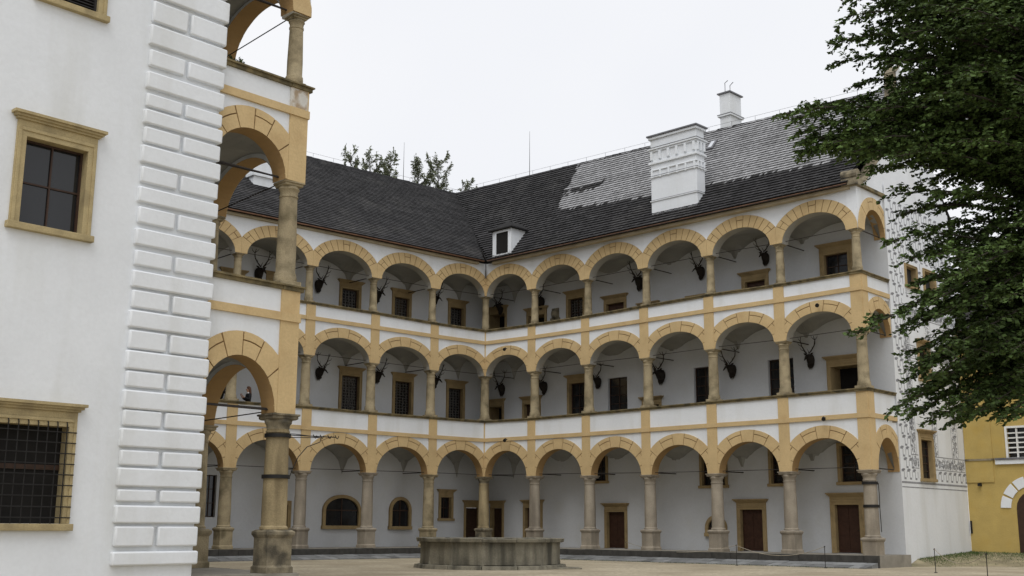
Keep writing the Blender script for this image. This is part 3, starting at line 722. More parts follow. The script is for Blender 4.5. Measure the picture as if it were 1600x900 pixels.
def shingle_roof(W, r, sa0, sa1, sb0, sb1, light=None, expo=.25, lip=.075, step=1.0, other=True):
    rn = random.Random(11)
    dk = MB(); h = -.05
    dk.q(r.at(sa0, 0, h), r.at(sb0, 0, h), r.at(sb1, 1, h), r.at(sa1, 1, h))
    dk.q(r.at(sa0, 0, h-.12), r.at(sa1, 1, h-.12), r.at(sb1, 1, h-.12), r.at(sb0, 0, h-.12))
    # far slope
    fo = lambda s, t: r.p+r.d*s+r.n*(r.a+(r.a-AE)*t)+V3((0, 0, r.at(s, 1).z-.04-(r.at(s, 1).z-ZE)*t))
    dk.q(fo(sa1, 0), fo(sb1, 0), fo(sb1+(sb1-sb0), 1), fo(sa1+(sa1-sa0), 1))
    deck = dk.build('roof', DECK, W)
    A, B = MB(), MB(); n = int(r.len/expo)
    for i in range(n):
        t0 = i/n; s = sa0+(sa1-sa0)*t0; e = sb0+(sb1-sb0)*t0; s += rn.uniform(0, .1)
        sag = .02*math.sin(i*1.7)
        rowtone = rn.uniform(-.12, .12)
        while s < e:
            wd = rn.uniform(.09, .16)*step; lift = lip*rn.uniform(.85, 1.05); dt = rn.uniform(-.009, .009)/r.len
            g = .006
            t1 = t0+1.35/n
            m = B if light and light(s+rn.uniform(-.16, .16), t0+rn.uniform(-.016, .016)) else A
            t_ = t0+dt
            a, b = r.at(s, t_, lift), r.at(s+wd-g, t_, lift+rn.uniform(-.004, .004)); c_, d_ = r.at(s+wd-g, t1, -.005), r.at(s, t1, -.005)
            m.q(a, b, c_, d_); m.q(r.at(s, t_, lift-lip), r.at(s+wd-g, t_, lift-lip), b, a)
            tn = min(1, max(0, .5+rowtone+rn.uniform(-.24, .24))); m.t += [tn, -.35]  # butt faces toned dark: painted shadow line under each course
            s += wd
    tag(A.build('shingles', SHINGLE, deck), kind='stuff')
    if light: tag(B.build('new_shingles', SHINGLEN, deck), kind='stuff')['label'] = 'lighter silvery replacement shingles'
    rc = MB(); L = sb1-sa1; k = 0
    nn = int(L/.5)
    for k in range(nn):
        s = sa1+k*L/nn; hh = rn.uniform(.03, .06)
        for sg_ in (1, -1):
            pp = [r.at(s, 1)+V3((0, 0, hh)), r.at(s+L/nn-.01, 1)+V3((0, 0, hh-.02))]
            off = r.n*(.22*sg_)+V3((0, 0, -.2))
            rc.q(*( [pp[0], pp[1], pp[1]+off, pp[0]+off] if sg_ < 0 else [pp[1], pp[0], pp[0]+off, pp[1]+off]))
    tag(rc.build('ridge_cap', SHINGLE, deck), kind='stuff')
    # eaves board and gutter
    q = [r.at(sa0+.1, 0, -.1), r.at(sb0-.02, 0, -.1)]
    MB().tube([p-r.n*.08+V3((0, 0, .0)) for p in q], .04, 7).build('gutter', COPPER, deck)
    f = Frame(r.p, r.d, -r.n)
    MB().box(f, sa0+.3, sb0-.05, 16.22, 16.36, .10, .44).build('cornice', CORN, deck)
    MB().box(f, sa0+.1, sb0-.02, 16.361, 16.40, -.2, .66).build('eaves_board', DECK, deck)
    # ridge wire on little stays
    wr = MB(); k = 0
    for i in range(int(L/1.5)+1): p = r.at(sa1+i*1.5, 1); wr.tube([p, p+V3((0, 0, .28))], .008, 4)
    wr.tube([r.at(sa1, 1)+V3((0, 0, .28)), r.at(sb1, 1)+V3((0, 0, .28))], .007, 4)
    tag(wr.build('lightning_wire', IRON, deck), kind='stuff')
    return deck
pl0 = [RR.hit(*p) for p in ((868, 326), (1010, 303), (1105, 283), (1230, 257), (1340, 236))]
slo = RR.hit(905, 240); sle = pl0[0]
def tlow(s):
    for a_, b_ in zip(pl0, pl0[1:]):
        if s < b_[0]: return a_[1]+(b_[1]-a_[1])*(s-a_[0])/(b_[0]-a_[0])
    return pl0[-1][1]
dkp = [RR.hit(*p) for p in ((893, 287), (935, 279), (935, 287), (893, 295))]
d0, d1, e0, e1 = min(p[0] for p in dkp), max(p[0] for p in dkp), dkp[2][1], dkp[1][1]
def light(s, t):
    sl = sle[0]+(slo[0]-sle[0])*(t-sle[1])/(slo[1]-sle[1])
    if d0 < s < d1 and e0 < t < e1: return False
    return s > sl and t > tlow(s)
deckR = shingle_roof(WR, RR, .62, sof(RR, J1), LR+.02, LR+.02, light)
deckB = shingle_roof(WB, RB, .62, sof(RB, J1), LBk-.62, sof(RB, J2), None, .25, .042)
deckL = shingle_roof(WL, RLf, .62, sof(RLf, J2), LLn+.3, LLn+.3, None, .3, .06, 2.)
# ---- big white chimney
def above(s, t, r=RR): return r.at(s, t)
bl = RR.hit(1018, 332); br = RR.hit(1086, 316)
tc_ = (bl[1]+br[1])/2
of = AE+(AR-AE)*tc_
CF = Frame(C1['R0']+nR*of, dR, -nR)
sA, sB = CF.hit(1016, 300)[0], CF.hit(1087, 280)[0]
zbot = RR.at(sA, tc_).z; dep = .75
zt = lambda y: CF.hit(1050, y)[1]
ztop, zc1, zc2, zc3, zc4 = CF.hit(1050, 203)[1], CF.hit(1050, 224)[1], CF.hit(1050, 247)[1], CF.hit(1050, 268)[1], CF.hit(1050, 306)[1]
ch = MB().box(CF, sA, sB, zbot-1.2, ztop, -dep, 0).build('chimney', WHITE, WR, False, .03); ch['label'] = 'big white chimney with corbelled bands'
def band(z, ex, h, name='band', m=WHITE): MB().box(CF, sA-ex, sB+ex, z, z+h, -dep-ex, ex).build(name, m, ch, False, .015)
band(ztop, .16, .09, 'cap', TIN); band(ztop-.14, .09, .135)
band(zc1, .13, .10, 'band', WHITE); band(zc1-.1, .07, .095); band(zc1+.1, .15, .02, 'flashing', TIN)
band(zc2, .09, .12); band(zc3, .07, .08); band(zc3+.08, .085, .015, 'flashing', TIN); band(zc4, .05, .07); band(zc4+.07, .06, .012, 'flashing', TIN); band(zc2-.35, .06, .06)
for i in range(6):
    x = sA+.1+(sB-sA-.2)*i/5
    MB().box(CF, x-.07, x+.07, zc1-.55, zc1-.1, -.02, .1).build('corbel', WHITE, ch, False, .02)
    MB().box(CF, x-.06, x+.06, zc2-.75, zc2-.35, -.02, .075).build('corbel', WHITE, ch, False, .02)
CS = Frame(CF.at(sB, 0, 0), nR, dR)
for i in range(3):
    x = .1+(dep-.2)*i/2
    MB().box(CS, x-.07, x+.07, zc1-.55, zc1-.1, -.02, .1).build('corbel', WHITE, ch, False, .02)
    MB().box(CS, x-.06, x+.06, zc2-.75, zc2-.35, -.02, .075).build('corbel', WHITE, ch, False, .02)
# ---- ridge chimney
q = C1['R0']+nR*(AR+.35); C2 = Frame(q, dR, -nR)
s0, s1 = C2.hit(1121.5, 165)[0], C2.hit(1137.5, 165)[0]
z0, z1, z2 = 22.6, C2.hit(1137, 176)[1], C2.hit(1137, 140)[1]
c2 = MB().box(C2, s0, s1, z0, z2, -1.15, 0).build('chimney', WHITE, WR, False, .02); c2['label'] = 'small square white chimney on the ridge'
MB().box(C2, s0-.1, s1+.1, z2+.001, z2+.07, -1.25, .1).build('cap', TIN, c2)
MB().box(C2, s0-.1, s1+.1, z1, z1+.1, -1.25, .1).build('band', WHITE, c2); MB().box(C2, s0-.12, s1+.12, z1+.1, z1+.13, -1.27, .12).build('flashing', TIN, c2)
MB().tube([C2.at(s0+.2, z2+.05, -.3), C2.at(s0+.2, z2+.75, -.3), C2.at(s0+.4, z2+.85, -.3)], .02, 5).build('rod', IRON, c2)
MB().tube([C2.at(s0+.4, z2+.05, -.5), C2.at(s0+.4, z2+.6, -.5), C2.at(s0+.62, z2+.75, -.5)], .02, 5).build('rod', IRON, c2)
# ---- skylight
sk = [RR.hit(*p, .1) for p in ((1104, 206), (1121, 206), (1118, 219), (1100, 219))]
s0, s1, t0, t1 = sk[3][0], sk[1][0]-.25, sk[3][1], sk[0][1]
fm = MB()
for a_, b_, c_, d_ in ((s0, s1, t0, t1),): fm.loft([[RR.at(x, y, h) for x, y in ((a_, c_), (b_, c_), (b_, d_), (a_, d_))] for h in (-.02, .14)])
skl = fm.build('skylight', TIN, WR); pm = MB(); e = .1
pm.loft([[RR.at(x, y, h) for x, y in ((s0+e, t0+e/8), (s1-e, t0+e/8), (s1-e, t1-e/8), (s0+e, t1-e/8))] for h in (.13, .155)]); pm.build('pane', mat('bright_skylight_pane', (.55, .57, .6), .25, .05, 2), skl)
# ---- dormer near the inner corner
bl = RR.hit(769, 406); br = RR.hit(797, 398); tm = .02
DF = Frame(C1['R0']+nR*(AE+(AR-AE)*tm), dR, -nR)
sA, sB = DF.hit(769, 380)[0], DF.hit(798, 375)[0]; zb = RR.at(0, tm).z; zt_ = DF.hit(783, 357)[1]; dd = (zt_-zb)/((ZR-ZE)/(AR-AE))
dm = MB(); dm.prism(DF, [(sA, zb-.1), (sB, zb-.1), (sB, zt_), (sA, zt_)], -dd-.3, 0, True)
dor = dm.build('dormer', WHITE, WR); dor['label'] = 'white dormer with a dark opening'
a_ = DF.rect(776, 797, 368, 404); MB().box(DF, sA+.32, sB-.22, zb+.12, zt_-.25, -.02, .012).build('pane', VOID, dor)
MB().box(DF, sA+.24, sA+.32, zb+.05, zt_-.17, -.02, .05).box(DF, sB-.22, sB-.14, zb+.05, zt_-.17, -.02, .05).box(DF, sA+.32, sB-.22, zt_-.25, zt_-.17, -.02, .048).build('frame', WHITE, dor)
rm = MB(); sm_ = (sA+sB)/2; ov = .2; zr_ = zt_+.55
F0, F1 = DF.at(sA-ov, zt_-.02, ov), DF.at(sB+ov, zt_-.02, ov); K0, K1 = DF.at(sA-ov, zt_-.02, -dd-1.2), DF.at(sB+ov, zt_-.02, -dd-1.2); P0_, P1_ = DF.at(sm_, zr_, -.55), DF.at(sm_, zr_, -dd-1.2)
rm.q(F0, F1, P0_); rm.q(F1, K1, P1_, P0_); rm.q(K0, F0, P0_, P1_); dn = V3((0, 0, -.07)); rm.q(F1+dn, F0+dn, K0+dn, K1+dn); rm.q(F0+dn, F1+dn, F1, F0); rm.q(F1+dn, K1+dn, K1, F1); rm.q(K0+dn, F0+dn, F0, K0)
rm.build('dormer_roof', SHINGLE, dor)
# ---- white chimney on the back wing seen through the near arches
q = RB.hit(410, 296); CBf = Frame(C1['R0']+nB*(AE+(AB-AE)*q[1]), dB, -nB)
a_ = CBf.rect(395, 430, 262, 296)
cb = MB().box(CBf, a_[0], a_[1], a_[2]-1, a_[3]+.8, -1.1, 0).build('chimney', WHITE, WB, False, .02); MB().box(CBf, a_[0]-.1, a_[1]+.1, a_[2]+.5, a_[2]+.62, -1.2, .1).build('band', WHITE, cb); MB().box(CBf, a_[0]-.15, a_[1]+.15, a_[3]+.8, a_[3]+.9, -1.25, .15).build('cap', TIN, cb)
# ---- lightning rods
for px, top, r_, W in ((831, 203, RR, WR), (629, 224, RB, WB)):
    s, t = r_.hit(px, 262 if px == 831 else 284); p = r_.at(s, 1); fr = Frame(p, r_.d, -r_.n); z = fr.hit(px, top)[1]
    MB().tube([p, V3((p.x, p.y, z))], .022, 5, .008).build('lightning_rod', IRON, W)
dp = C1['R0']-nR*.45-nB*.45
MB().tube([dp+V3((0, 0, 16.3)), dp+V3((0, 0, 15.9)), C1['R0']-nR*.3-nB*.3+V3((0, 0, 15.5))], .045, 6).build('downpipe', TIN, WB)
# ------------------------------------------------------------------ ground
gm = MB(); n = 40
for i in range(n):
    for j in range(n):
        P_ = lambda a, b: V3((-260+520*a/n, -120+520*b/n, GZ))
        gm.q(P_(i, j), P_(i+1, j), P_(i+1, j+1), P_(i, j+1))
tag(gm.build('ground', GRAVEL), 'sandy gravel floor of the courtyard', 'ground', kind='structure')
def walkway(fr, s0, s1, ztop, lab):
    wk = tag(MB().box(fr, s0, s1, -.5, ztop, -GD+.01, .46).build('walkway', SLAB), lab, 'walkway', kind='structure')
    rn = random.Random(5); s = s0
    while s < s1-.3:
        l = min(rn.uniform(.9, 1.5), s1-s)
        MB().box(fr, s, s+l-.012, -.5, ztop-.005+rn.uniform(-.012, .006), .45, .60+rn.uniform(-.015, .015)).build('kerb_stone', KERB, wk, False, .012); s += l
    for r_ in range(2):
        s = s0
        while s < s1-.2:
            l = min(rn.uniform(.4, .75), s1-s); z = -.17+rn.uniform(-.008, .008)-r_*.09
            o = MB().loft([[fr.at(a_, b_, c_) for a_, b_, c_ in ((s, -.5, .62+r_*.56), (s+l-.025, -.5, .62+r_*.56), (s+l-.025, z, .62+r_*.56), (s, z, .62+r_*.56))], [fr.at(a_, b_, c_) for a_, b_, c_ in ((s, -.5, 1.16+r_*.56), (s+l-.025, -.5, 1.16+r_*.56), (s+l-.025, z-.075, 1.16+r_*.56), (s, z-.075, 1.16+r_*.56))]]).build('paving_stone', COBBLE, wk, False, .012)
            at = o.data.attributes.new('tone', 'FLOAT', 'FACE'); v = rn.random(); at.data.foreach_set('value', [v]*len(o.data.polygons)); s += l
    return wk
walkway(Frame(C1['R0'], dR, -nR), .62, LR+.5, .13, 'raised paved walk with dark kerb along the right arcade')
walkway(Frame(C1['R0'], dB, -nB), .62, LBk-.4, .126, 'raised paved walk with dark kerb along the back arcade')
walkway(Frame(X7, dL, -nL), .62, LLn+.5, .132, 'paved walk under the near left arcade')
fr = Frame(C1['R6'], E, NE); st = tag(MB().box(fr, .45, 2.6, -.5, -.24, -.2, .45).build('step', SLAB), 'low stone step beside the last column of the right arcade', 'step', kind='structure')
MB().box(fr, .5, 2.55, -.24, -.08, -.2, .3).build('step_tread', SLAB, st)
# ------------------------------------------------------------------ yellow building at the right edge
YB = Frame(ER.at(sRE, 0), dR, -nR)
Y = empty('gatehouse', tuple(YB.at(4, 0)), 'yellow building at the far right with white arch stones and a white barred window', 'building')
hY = []
gi = YB.hit(1568, 787); go = YB.hit(1588, 742)
wr_ = YB.rect(1577, 1606, 660, 706)
hY.append((*wr_, .2))
wm = MB(); wall_grid(wm, YB, 0.01, 14, -.3, 11, hY); wm.build('wall', YELLOW, Y)
MB().box(YB, .02, YB.hit(1556, 730)[0], YB.hit(1540, 746)[1], 10.9, -.02, .05).build('pilaster', YELLOW, Y)
MB().box(YB, .02, YB.hit(1558, 730)[0], YB.hit(1540, 712)[1], YB.hit(1540, 709)[1], -.02, .09).build('string_course', STONEG, Y)
x0 = YB.hit(1559, 715)[0]
MB().box(YB, x0, 13.9, YB.hit(1580, 717)[1], YB.hit(1580, 710)[1], -.02, .11).build('cornice', WHITE, Y, False, .01); MB().box(YB, x0, 13.9, YB.hit(1580, 710)[1]+.003, YB.hit(1580, 708)[1]+.03, -.02, .16).build('flashing', TIN, Y)
wp = MB().box(YB, wr_[0], wr_[1], wr_[2], wr_[3], -.19, -.17).build('window', GLASS, Y)
fm = MB(); e = .1
fm.box(YB, wr_[0]-e, wr_[0], wr_[2]-e, wr_[3]+e, -.15, .05); fm.box(YB, wr_[1], wr_[1]+e, wr_[2]-e, wr_[3]+e, -.15, .05); fm.box(YB, wr_[0], wr_[1], wr_[2]-e, wr_[2], -.15, .048); fm.box(YB, wr_[0], wr_[1], wr_[3], wr_[3]+e, -.15, .048)
fm.box(YB, (wr_[0]+wr_[1])/2-.03, (wr_[0]+wr_[1])/2+.03, wr_[2], wr_[3], -.15, .0); fm.build('window_frame', PANE, wp)
for i in range(1, 6): zq = wr_[2]+(wr_[3]-wr_[2])*i/6; MB().box(YB, wr_[0], wr_[1], zq-.03, zq+.03, -.14, -.03).build('slat', PANE, wp)
# arch of white stones: fit circle through inner/outer marks
cen = (YB.hit(1620, 787)[0], gi[1]); ri = cen[0]-YB.hit(1584, 787)[0]; ro = cen[0]-gi[0]
for i in range(7):
    a0, a1 = math.pi-(i*math.pi/7)-.035, math.pi-((i+1)*math.pi/7)+.035
    pts = [(cen[0]+rr*math.cos(a0+(a1-a0)*k/4), cen[1]+rr*math.sin(a0+(a1-a0)*k/4)) for rr, ks in ((ri, range(5)), (ro, range(4, -1, -1))) for k in ks]
    MB().prism(YB, pts, -.02, .05).build('arch_stone', WHITE, Y, False, .01)
MB().prism(YB, [(cen[0]-ri+.25, 0), (cen[0]+ri-.25, 0), (cen[0]+ri-.25, cen[1])]+[(cen[0]+(ri-.25)*math.cos(math.pi*k/10), cen[1]+(ri-.25)*math.sin(math.pi*k/10)) for k in range(1, 10)]+[(cen[0]-ri+.25, cen[1])], -.01, .008).build('gate', WOODD, Y)
MB().box(YB, .6, .74, YB.hit(1530, 752)[1], YB.hit(1530, 752)[1]+.14, 0, .2).build('lamp', IRON, Y)
MB().box(YB, .05, .12, YB.hit(1528, 826)[1], YB.hit(1528, 806)[1], 0, .08).build('cable_box', IRON, Y)
rf = MB(); rf.q(YB.at(-1, 10.9, .5), YB.at(15, 10.9, .5), YB.at(15, 15, -6), YB.at(-1, 15, -6)); rf.q(YB.at(-1, 10.85, -6), YB.at(15, 10.85, -6), YB.at(15, 10.85, .5), YB.at(-1, 10.85, .5)); rf.build('roof', DECK, Y)
# ------------------------------------------------------------------ grass strip
gr = MB(); rn = random.Random(9)
def blade(p, h):
    a = rn.uniform(0, 6.28); d = V3((math.cos(a), math.sin(a), 0)); ln = V3((rn.uniform(-.5, .5), rn.uniform(-.5, .5), 0))*h*.7
    gr.q(p-d*.008, p+d*.008, p+ln+V3((0, 0, h)))
def bank(k, s, o):
    if k: zw = .17-.01*s; wd = 3.6
    else: zw = GZ+(-.10+.28*s/sRE-GZ)*min(1, max(0, s)/1.2); wd = .5+3.0*s/sRE
    f_ = max(0, 1-o/wd); return GZ-.02+(zw-GZ+.02)*f_*(2-f_)**.5
bm_ = MB()
for k, F_, s_0, s_1, W_ in ((1, YB, -.4, 12, 3.6), (0, ER, -.05, sRE, 3.6)):
    for i in range(24):
        for j in range(8):
            P_ = lambda a, b: F_.at(s_0+(s_1-s_0)*a/24, bank(k, s_0+(s_1-s_0)*a/24, W_*b/8)+(.003 if k else 0), W_*b/8)
            bm_.q(P_(i, j+1), P_(i+1, j+1), P_(i+1, j), P_(i, j))
tag(bm_.build('grass_bank', EARTH, None, 'full'), 'low earth bank along the foot of the white end wall and yellow building', 'bank', kind='structure')
for _ in range(8000):
    k = rn.random()
    if k < .66: s = rn.uniform(-.2, 9); o_ = abs(rn.gauss(.0, 1.3))+.05; p = YB.at(s, bank(1, s, o_), o_)
    else: s = rn.uniform(1.0, sRE); o_ = abs(rn.gauss(0, .6))+.05; p = ER.at(s, bank(0, s, o_), o_)
    blade(p, rn.uniform(.03, .10))
for _ in range(900): blade(Frame(C1['R0'], dR, -nR).at(rn.uniform(0, LR), GZ, rn.uniform(1.72, 1.9)), rn.uniform(.03, .07))
tag(gr.build('grass', GRASS), 'short green grass at the foot of the yellow building', 'grass', kind='stuff')
# ------------------------------------------------------------------ well
q = ray(769, 891.5); t = (GZ-EYE)/q.z; wf = q*t; rad = 3.0
wc = V3((wf.x, wf.y+rad+.1, GZ))
Wl = empty('fountain_basin', tuple(wc), 'weathered many-sided stone basin in the middle of the gravel court', 'fountain')
NS = 14
for i in range(NS):
    a0, a1 = 2*math.pi*i/NS+.13, 2*math.pi*(i+1)/NS+.13
    def ring(r_, z): return [wc+V3((r_*math.cos(a), r_*math.sin(a), z)) for a in (a0+.004, a1-.004)]
    def blk(r0, r1, z0, z1, nm, m, fl=0, seg=1):
        b = MB(); o0, o1 = ring(r1, z0), ring(r1-fl, z1); i0_, i1_ = ring(r0, z0), ring(r0, z1)
        b.loft([[o0[0], o0[1], i0_[1], i0_[0]], [o1[0], o1[1], i1_[1], i1_[0]]]); return b.build(nm, m, Wl, False, .02)
    blk(2.5, 2.84, .16, 1.02, 'basin_panel', WELL)
    blk(2.42, 3.0, 1.021, 1.17+rn.uniform(-.015, .015), 'rim_stone', WELL, -.04)
    blk(2.3, 3.15, -.1, .15+rn.uniform(-.015, .01), 'base_stone', WELL, .07)
    aa = a0; e = V3((math.cos(aa), math.sin(aa), 0))
    b = MB(); b.lathe(wc+e*2.79, [(.075, .13), (.075, .26), (.055, .3), (.055, .9), (.075, .95), (.075, 1.02)], 8); b.build('corner_shaft', WELL, Wl, 'auto')
MB().lathe(wc, [(2.53, .0), (2.53, .7)], 28).build('water', mat('dark_water', (.02, .025, .02), .05, .1, 1, spec=.5), Wl)
sl2 = MB(); p = ray(896, 888); p = p*((GZ-EYE)/p.z); f = Frame((p.x, p.y), (1, .1), (.1, -1)); sl2.box(f, -.75, .4, GZ-.05, GZ+.06, -.7, .4)
tag(sl2.build('paving_slab', WELL, None, False, .02), 'flat dark stone slab lying on the gravel right of the basin', 'slab')
# ------------------------------------------------------------------ rope posts
posts = []
for px, py, w_ in ((983, 872, 'by the door in the third bay'), (1156, 880, 'near the middle of the right arcade'), (1294.5, 882.5, 'in front of the last arcade bay'), (1467, 888, 'before the white end wall'), (1549, 903, 'nearest, in front of the grass strip')):
    q = ray(px, py); p = q*((GZ-EYE)/q.z); p.z = GZ; posts.append(p)
    o = empty('rope_post', tuple(p), 'thin dark iron rope post '+w_, 'post', 'thin iron rope posts'); 
    MB().tube([p, p+V3((0, 0, .9))], .014, 6).build('stake', IRON, o); MB().lathe(p, [(.07, 0), (.07, .015), (.02, .03)], 10).build('foot', IRON, o); MB().tube([p+V3((-.03, 0, .86)), p+V3((.03, 0, .88))], .02, 6).build('eye', IRON, o)
for i, (a_, b_) in enumerate(zip(posts, posts[1:])):
    if i == 2: continue
    m = MB().tube([a_.lerp(b_, k/10)+V3((0, 0, .87-.4*(1-(2*k/10-1)**2))) for k in range(11)], .012, 5)
    tag(m.build('rope', ROPE), ['pale rope sagging between the two leftmost thin posts', 'pale rope between the posts in front of the last arcade bays', '', 'pale rope sagging before the white end wall and grass strip'][i], 'rope')
# ------------------------------------------------------------------ floodlights
for px, py, W, f, lab in ((790, 545, WR, Frame(C1['R0'], dR, -nR), 'dark floodlight above the first middle-tier arch right of the corner'), (792, 687, WR, Frame(C1['R0'], dR, -nR), 'dark floodlight above the first ground arch right of the corner'),
                       (1277, 471, WR, Frame(C1['R0'], dR, -nR), 'dark floodlight above the last middle-tier arch of the right wing'), (1289, 648, WR, Frame(C1['R0'], dR, -nR), 'dark floodlight above the last ground arch of the right wing')):
    s, z = f.hit(px, py, TH+.2); o = empty('floodlight', tuple(f.at(s, z, TH)), lab, 'floodlight', 'floodlights on the arcade')
    MB().tube([f.at(s, z+.02, TH+.03), f.at(s, z+.02, TH+.18)], .02, 5).build('bracket', IRON, o)
    p0 = f.at(s, z, TH+.2); d_ = (f.n+V3((0, 0, -.5))+f.d*.5).normalized()
    MB().tube([p0-d_*.1, p0+d_*.0, p0+d_*.16], [.05, .075, .095], 8).build('housing', IRON, o)
f = Frame(C1['N'], E, NE)
MB().box(f, -.29, .29, 11.76, 12.28, -.2, TH+.052).build('peeled_plaster', mat('peeling_whitewash', (.62, .60, .55), .95, .1, 3, .5, 18, ((.3, .2, .1), .8, 3.), sr=(.45, .6)), WL, False, .01)
# ---- iron bands and cable arm on the near corner column, bands on the far end column
pN = C1['N']
ba = empty('cable_bracket', tuple(pN), 'iron bands with a hooked cable arm strapped to the nearest corner column', 'cable bracket')
zb1_, zb2_ = Frame(pN, E, NE).hit(438, 685)[1], Frame(pN, E, NE).hit(437, 749)[1]
for z, r_ in ((zb1_, .285), (zb2_, .305)):
    MB().lathe((pN.x, pN.y, 0), [(r_, z-.045), (r_+.04, z-.045), (r_+.04, z+.045), (r_, z+.045)], 18).build('iron_band', IRON, ba, 'auto')
f = Frame(pN+nL*-.0, V2(.93, .37), (.37, -.93)); e1 = f.hit(528, 687)[0]
am = MB(); am.tube([f.at(.3, zb1_+.03, 0), f.at(e1, zb1_+.01, 0)], .013, 5); am.tube([f.at(.3, zb1_-.03, 0), f.at(e1*.72, zb1_-.01, 0)], .01, 5); am.tube([f.at(.3, zb1_+.06, .0), f.at(.42, zb1_+.06, .0), f.at(e1*.7, zb1_+.0, .0)], .009, 5)
for k in (.6, .72, .85, .98): am.tube([f.at(e1*k, zb1_+.06, 0), f.at(e1*k+.03, zb1_-.01, .0), f.at(e1*k+.06, zb1_-.03, 0), f.at(e1*k+.09, zb1_+.04, 0)], .012, 5)
am.build('arm', IRON, ba)
MB().tube([f.at(e1*.74, zb1_-.01, 0), f.at(e1*.72, zb1_-.12, 0), f.at(e1*.5, zb1_-.25, 0), f.at(e1*.36, zb1_-.5, 0), f.at(e1*.27, zb1_-.8, 0), f.at(.34, zb2_+.02, 0)], .012, 6).build('cable', IRON, ba)
p6 = C1['R6']; bb = empty('cable_bands', tuple(p6), 'two dark iron bands with a cable around the last column of the right arcade', 'column bands')
f = Frame(p6, E, NE); zA_, zB_ = f.hit(1366, 749)[1], f.hit(1368, 785)[1]
for z in (zA_, zB_): MB().lathe((p6.x, p6.y, 0), [(.285, z-.06), (.335, z-.06), (.335, z+.06), (.285, z+.06)], 18).build('iron_band', IRON, bb, 'auto')
MB().tube([p6+NE*.33+E*.1+V3((0, 0, zA_)), p6+NE*.36+E*.08+V3((0, 0, (zA_+zB_)/2)), p6+NE*.34+E*.1+V3((0, 0, zB_)), p6+NE*.36+E*.1+V3((0, 0, 1.1))], .018, 5).build('cable', IRON, bb)
# carved plaque on the top gallery wall
a_ = FRR.rect(862, 876, 481, 500)
pq = empty('carved_plaque', tuple(FRR.at(a_[0], a_[2], 0)), 'grey carved stone plaque on the top gallery wall left of the leaded door', 'plaque')
MB().box(FRR, a_[0]+.08, a_[1]-.08, a_[2]+.12, a_[3], 0, .08).build('slab', STONEG, pq, False, .02); MB().box(FRR, a_[0], a_[1], a_[2], a_[2]+.14, 0, .12).build('ledge', STONEG, pq, False, .02)
MB().lathe(FRR.at((a_[0]+a_[1])/2, (a_[2]+a_[3])/2-.1, .07), [(.05, -.2), (.2, -.1), (.24, .1), (.22, .26), (.05, .3)], 10).build('shield', STONEG, pq, 'auto')
# ------------------------------------------------------------------ deer trophies
def ell(c, rx, rz_, ny, tilt, n=12):
    c = V3(c); up = V3((0, -math.sin(tilt), math.cos(tilt)))
    return [c+V3((1, 0, 0))*rx*math.cos(2*math.pi*k/n)+up*rz_*math.sin(2*math.pi*k/n) for k in range(n)]
def trophy(loc, rz, label, sc_, rx=0):
    t = empty('deer_trophy', loc, label, 'deer head', 'mounted stag heads on the gallery walls', rz); t.scale = (sc_,)*3; t.rotation_euler.x = rx
    hd = MB().loft([ell((0, .0, -.02), .20, .30, 0, 0), ell((0, .10, -.04), .22, .33, 0, .1), ell((0, .24, .02), .17, .25, 0, .35), ell((0, .36, .12), .13, .17, 0, .6), ell((0, .47, .17), .115, .135, 0, 1.0),
                    ell((0, .57, .12), .10, .115, 0, 1.0), ell((0, .68, .02), .072, .085, 0, .9), ell((0, .78, -.07), .06, .07, 0, .9), ell((0, .82, -.11), .045, .05, 0, .9)])
    hd2 = bpy.data.objects.new('head', hd.mesh('head', FUR, smooth='full')); sc.collection.objects.link(hd2); hd2.parent = t
    mn = MB()
    for k in range(9): x = -.16+.04*k; mn.tube([(x, .08, -.22), (x*.9, .12, -.34), (x*.5, .1, -.42-.05*(k % 3))], [.05, .04, .008], 5)
    o = bpy.data.objects.new('mane', mn.mesh('mane', FUR)); sc.collection.objects.link(o); o.parent = t
    for sg_ in (-1, 1):
        em = MB().loft([ell((sg_*.10, .36, .2), .03, .03, 0, 0, 6), ell((sg_*.19, .35, .25), .05, .06, 0, 0, 6), ell((sg_*.28, .34, .29), .012, .012, 0, 0, 6)])
        o = bpy.data.objects.new('ear', em.mesh('ear', FUR)); sc.collection.objects.link(o); o.parent = t
        am = MB(); b = [(sg_*.06, .40, .26), (sg_*.20, .36, .42), (sg_*.36, .34, .66), (sg_*.42, .38, .92), (sg_*.38, .44, 1.12)]
        am.tube(b, [.034, .032, .028, .025, .015], 6)
        am.tube([b[0], (sg_*.12, .58, .34), (sg_*.10, .68, .46)], [.022, .018, .005], 5)
        am.tube([b[1], (sg_*.32, .52, .46), (sg_*.36, .60, .58)], [.02, .016, .005], 5)
        am.tube([b[2], (sg_*.48, .48, .74), (sg_*.52, .54, .86)], [.02, .016, .005], 5)
        am.tube([b[3], (sg_*.54, .34, 1.04), (sg_*.58, .36, 1.16)], [.02, .015, .005], 5)
        am.tube([b[3], (sg_*.34, .52, 1.02), (sg_*.28, .56, 1.12)], [.02, .015, .005], 5)
        o = bpy.data.objects.new('antler', am.mesh('antler', ANTLER)); sc.collection.objects.link(o); o.parent = t
    return t
proto = None
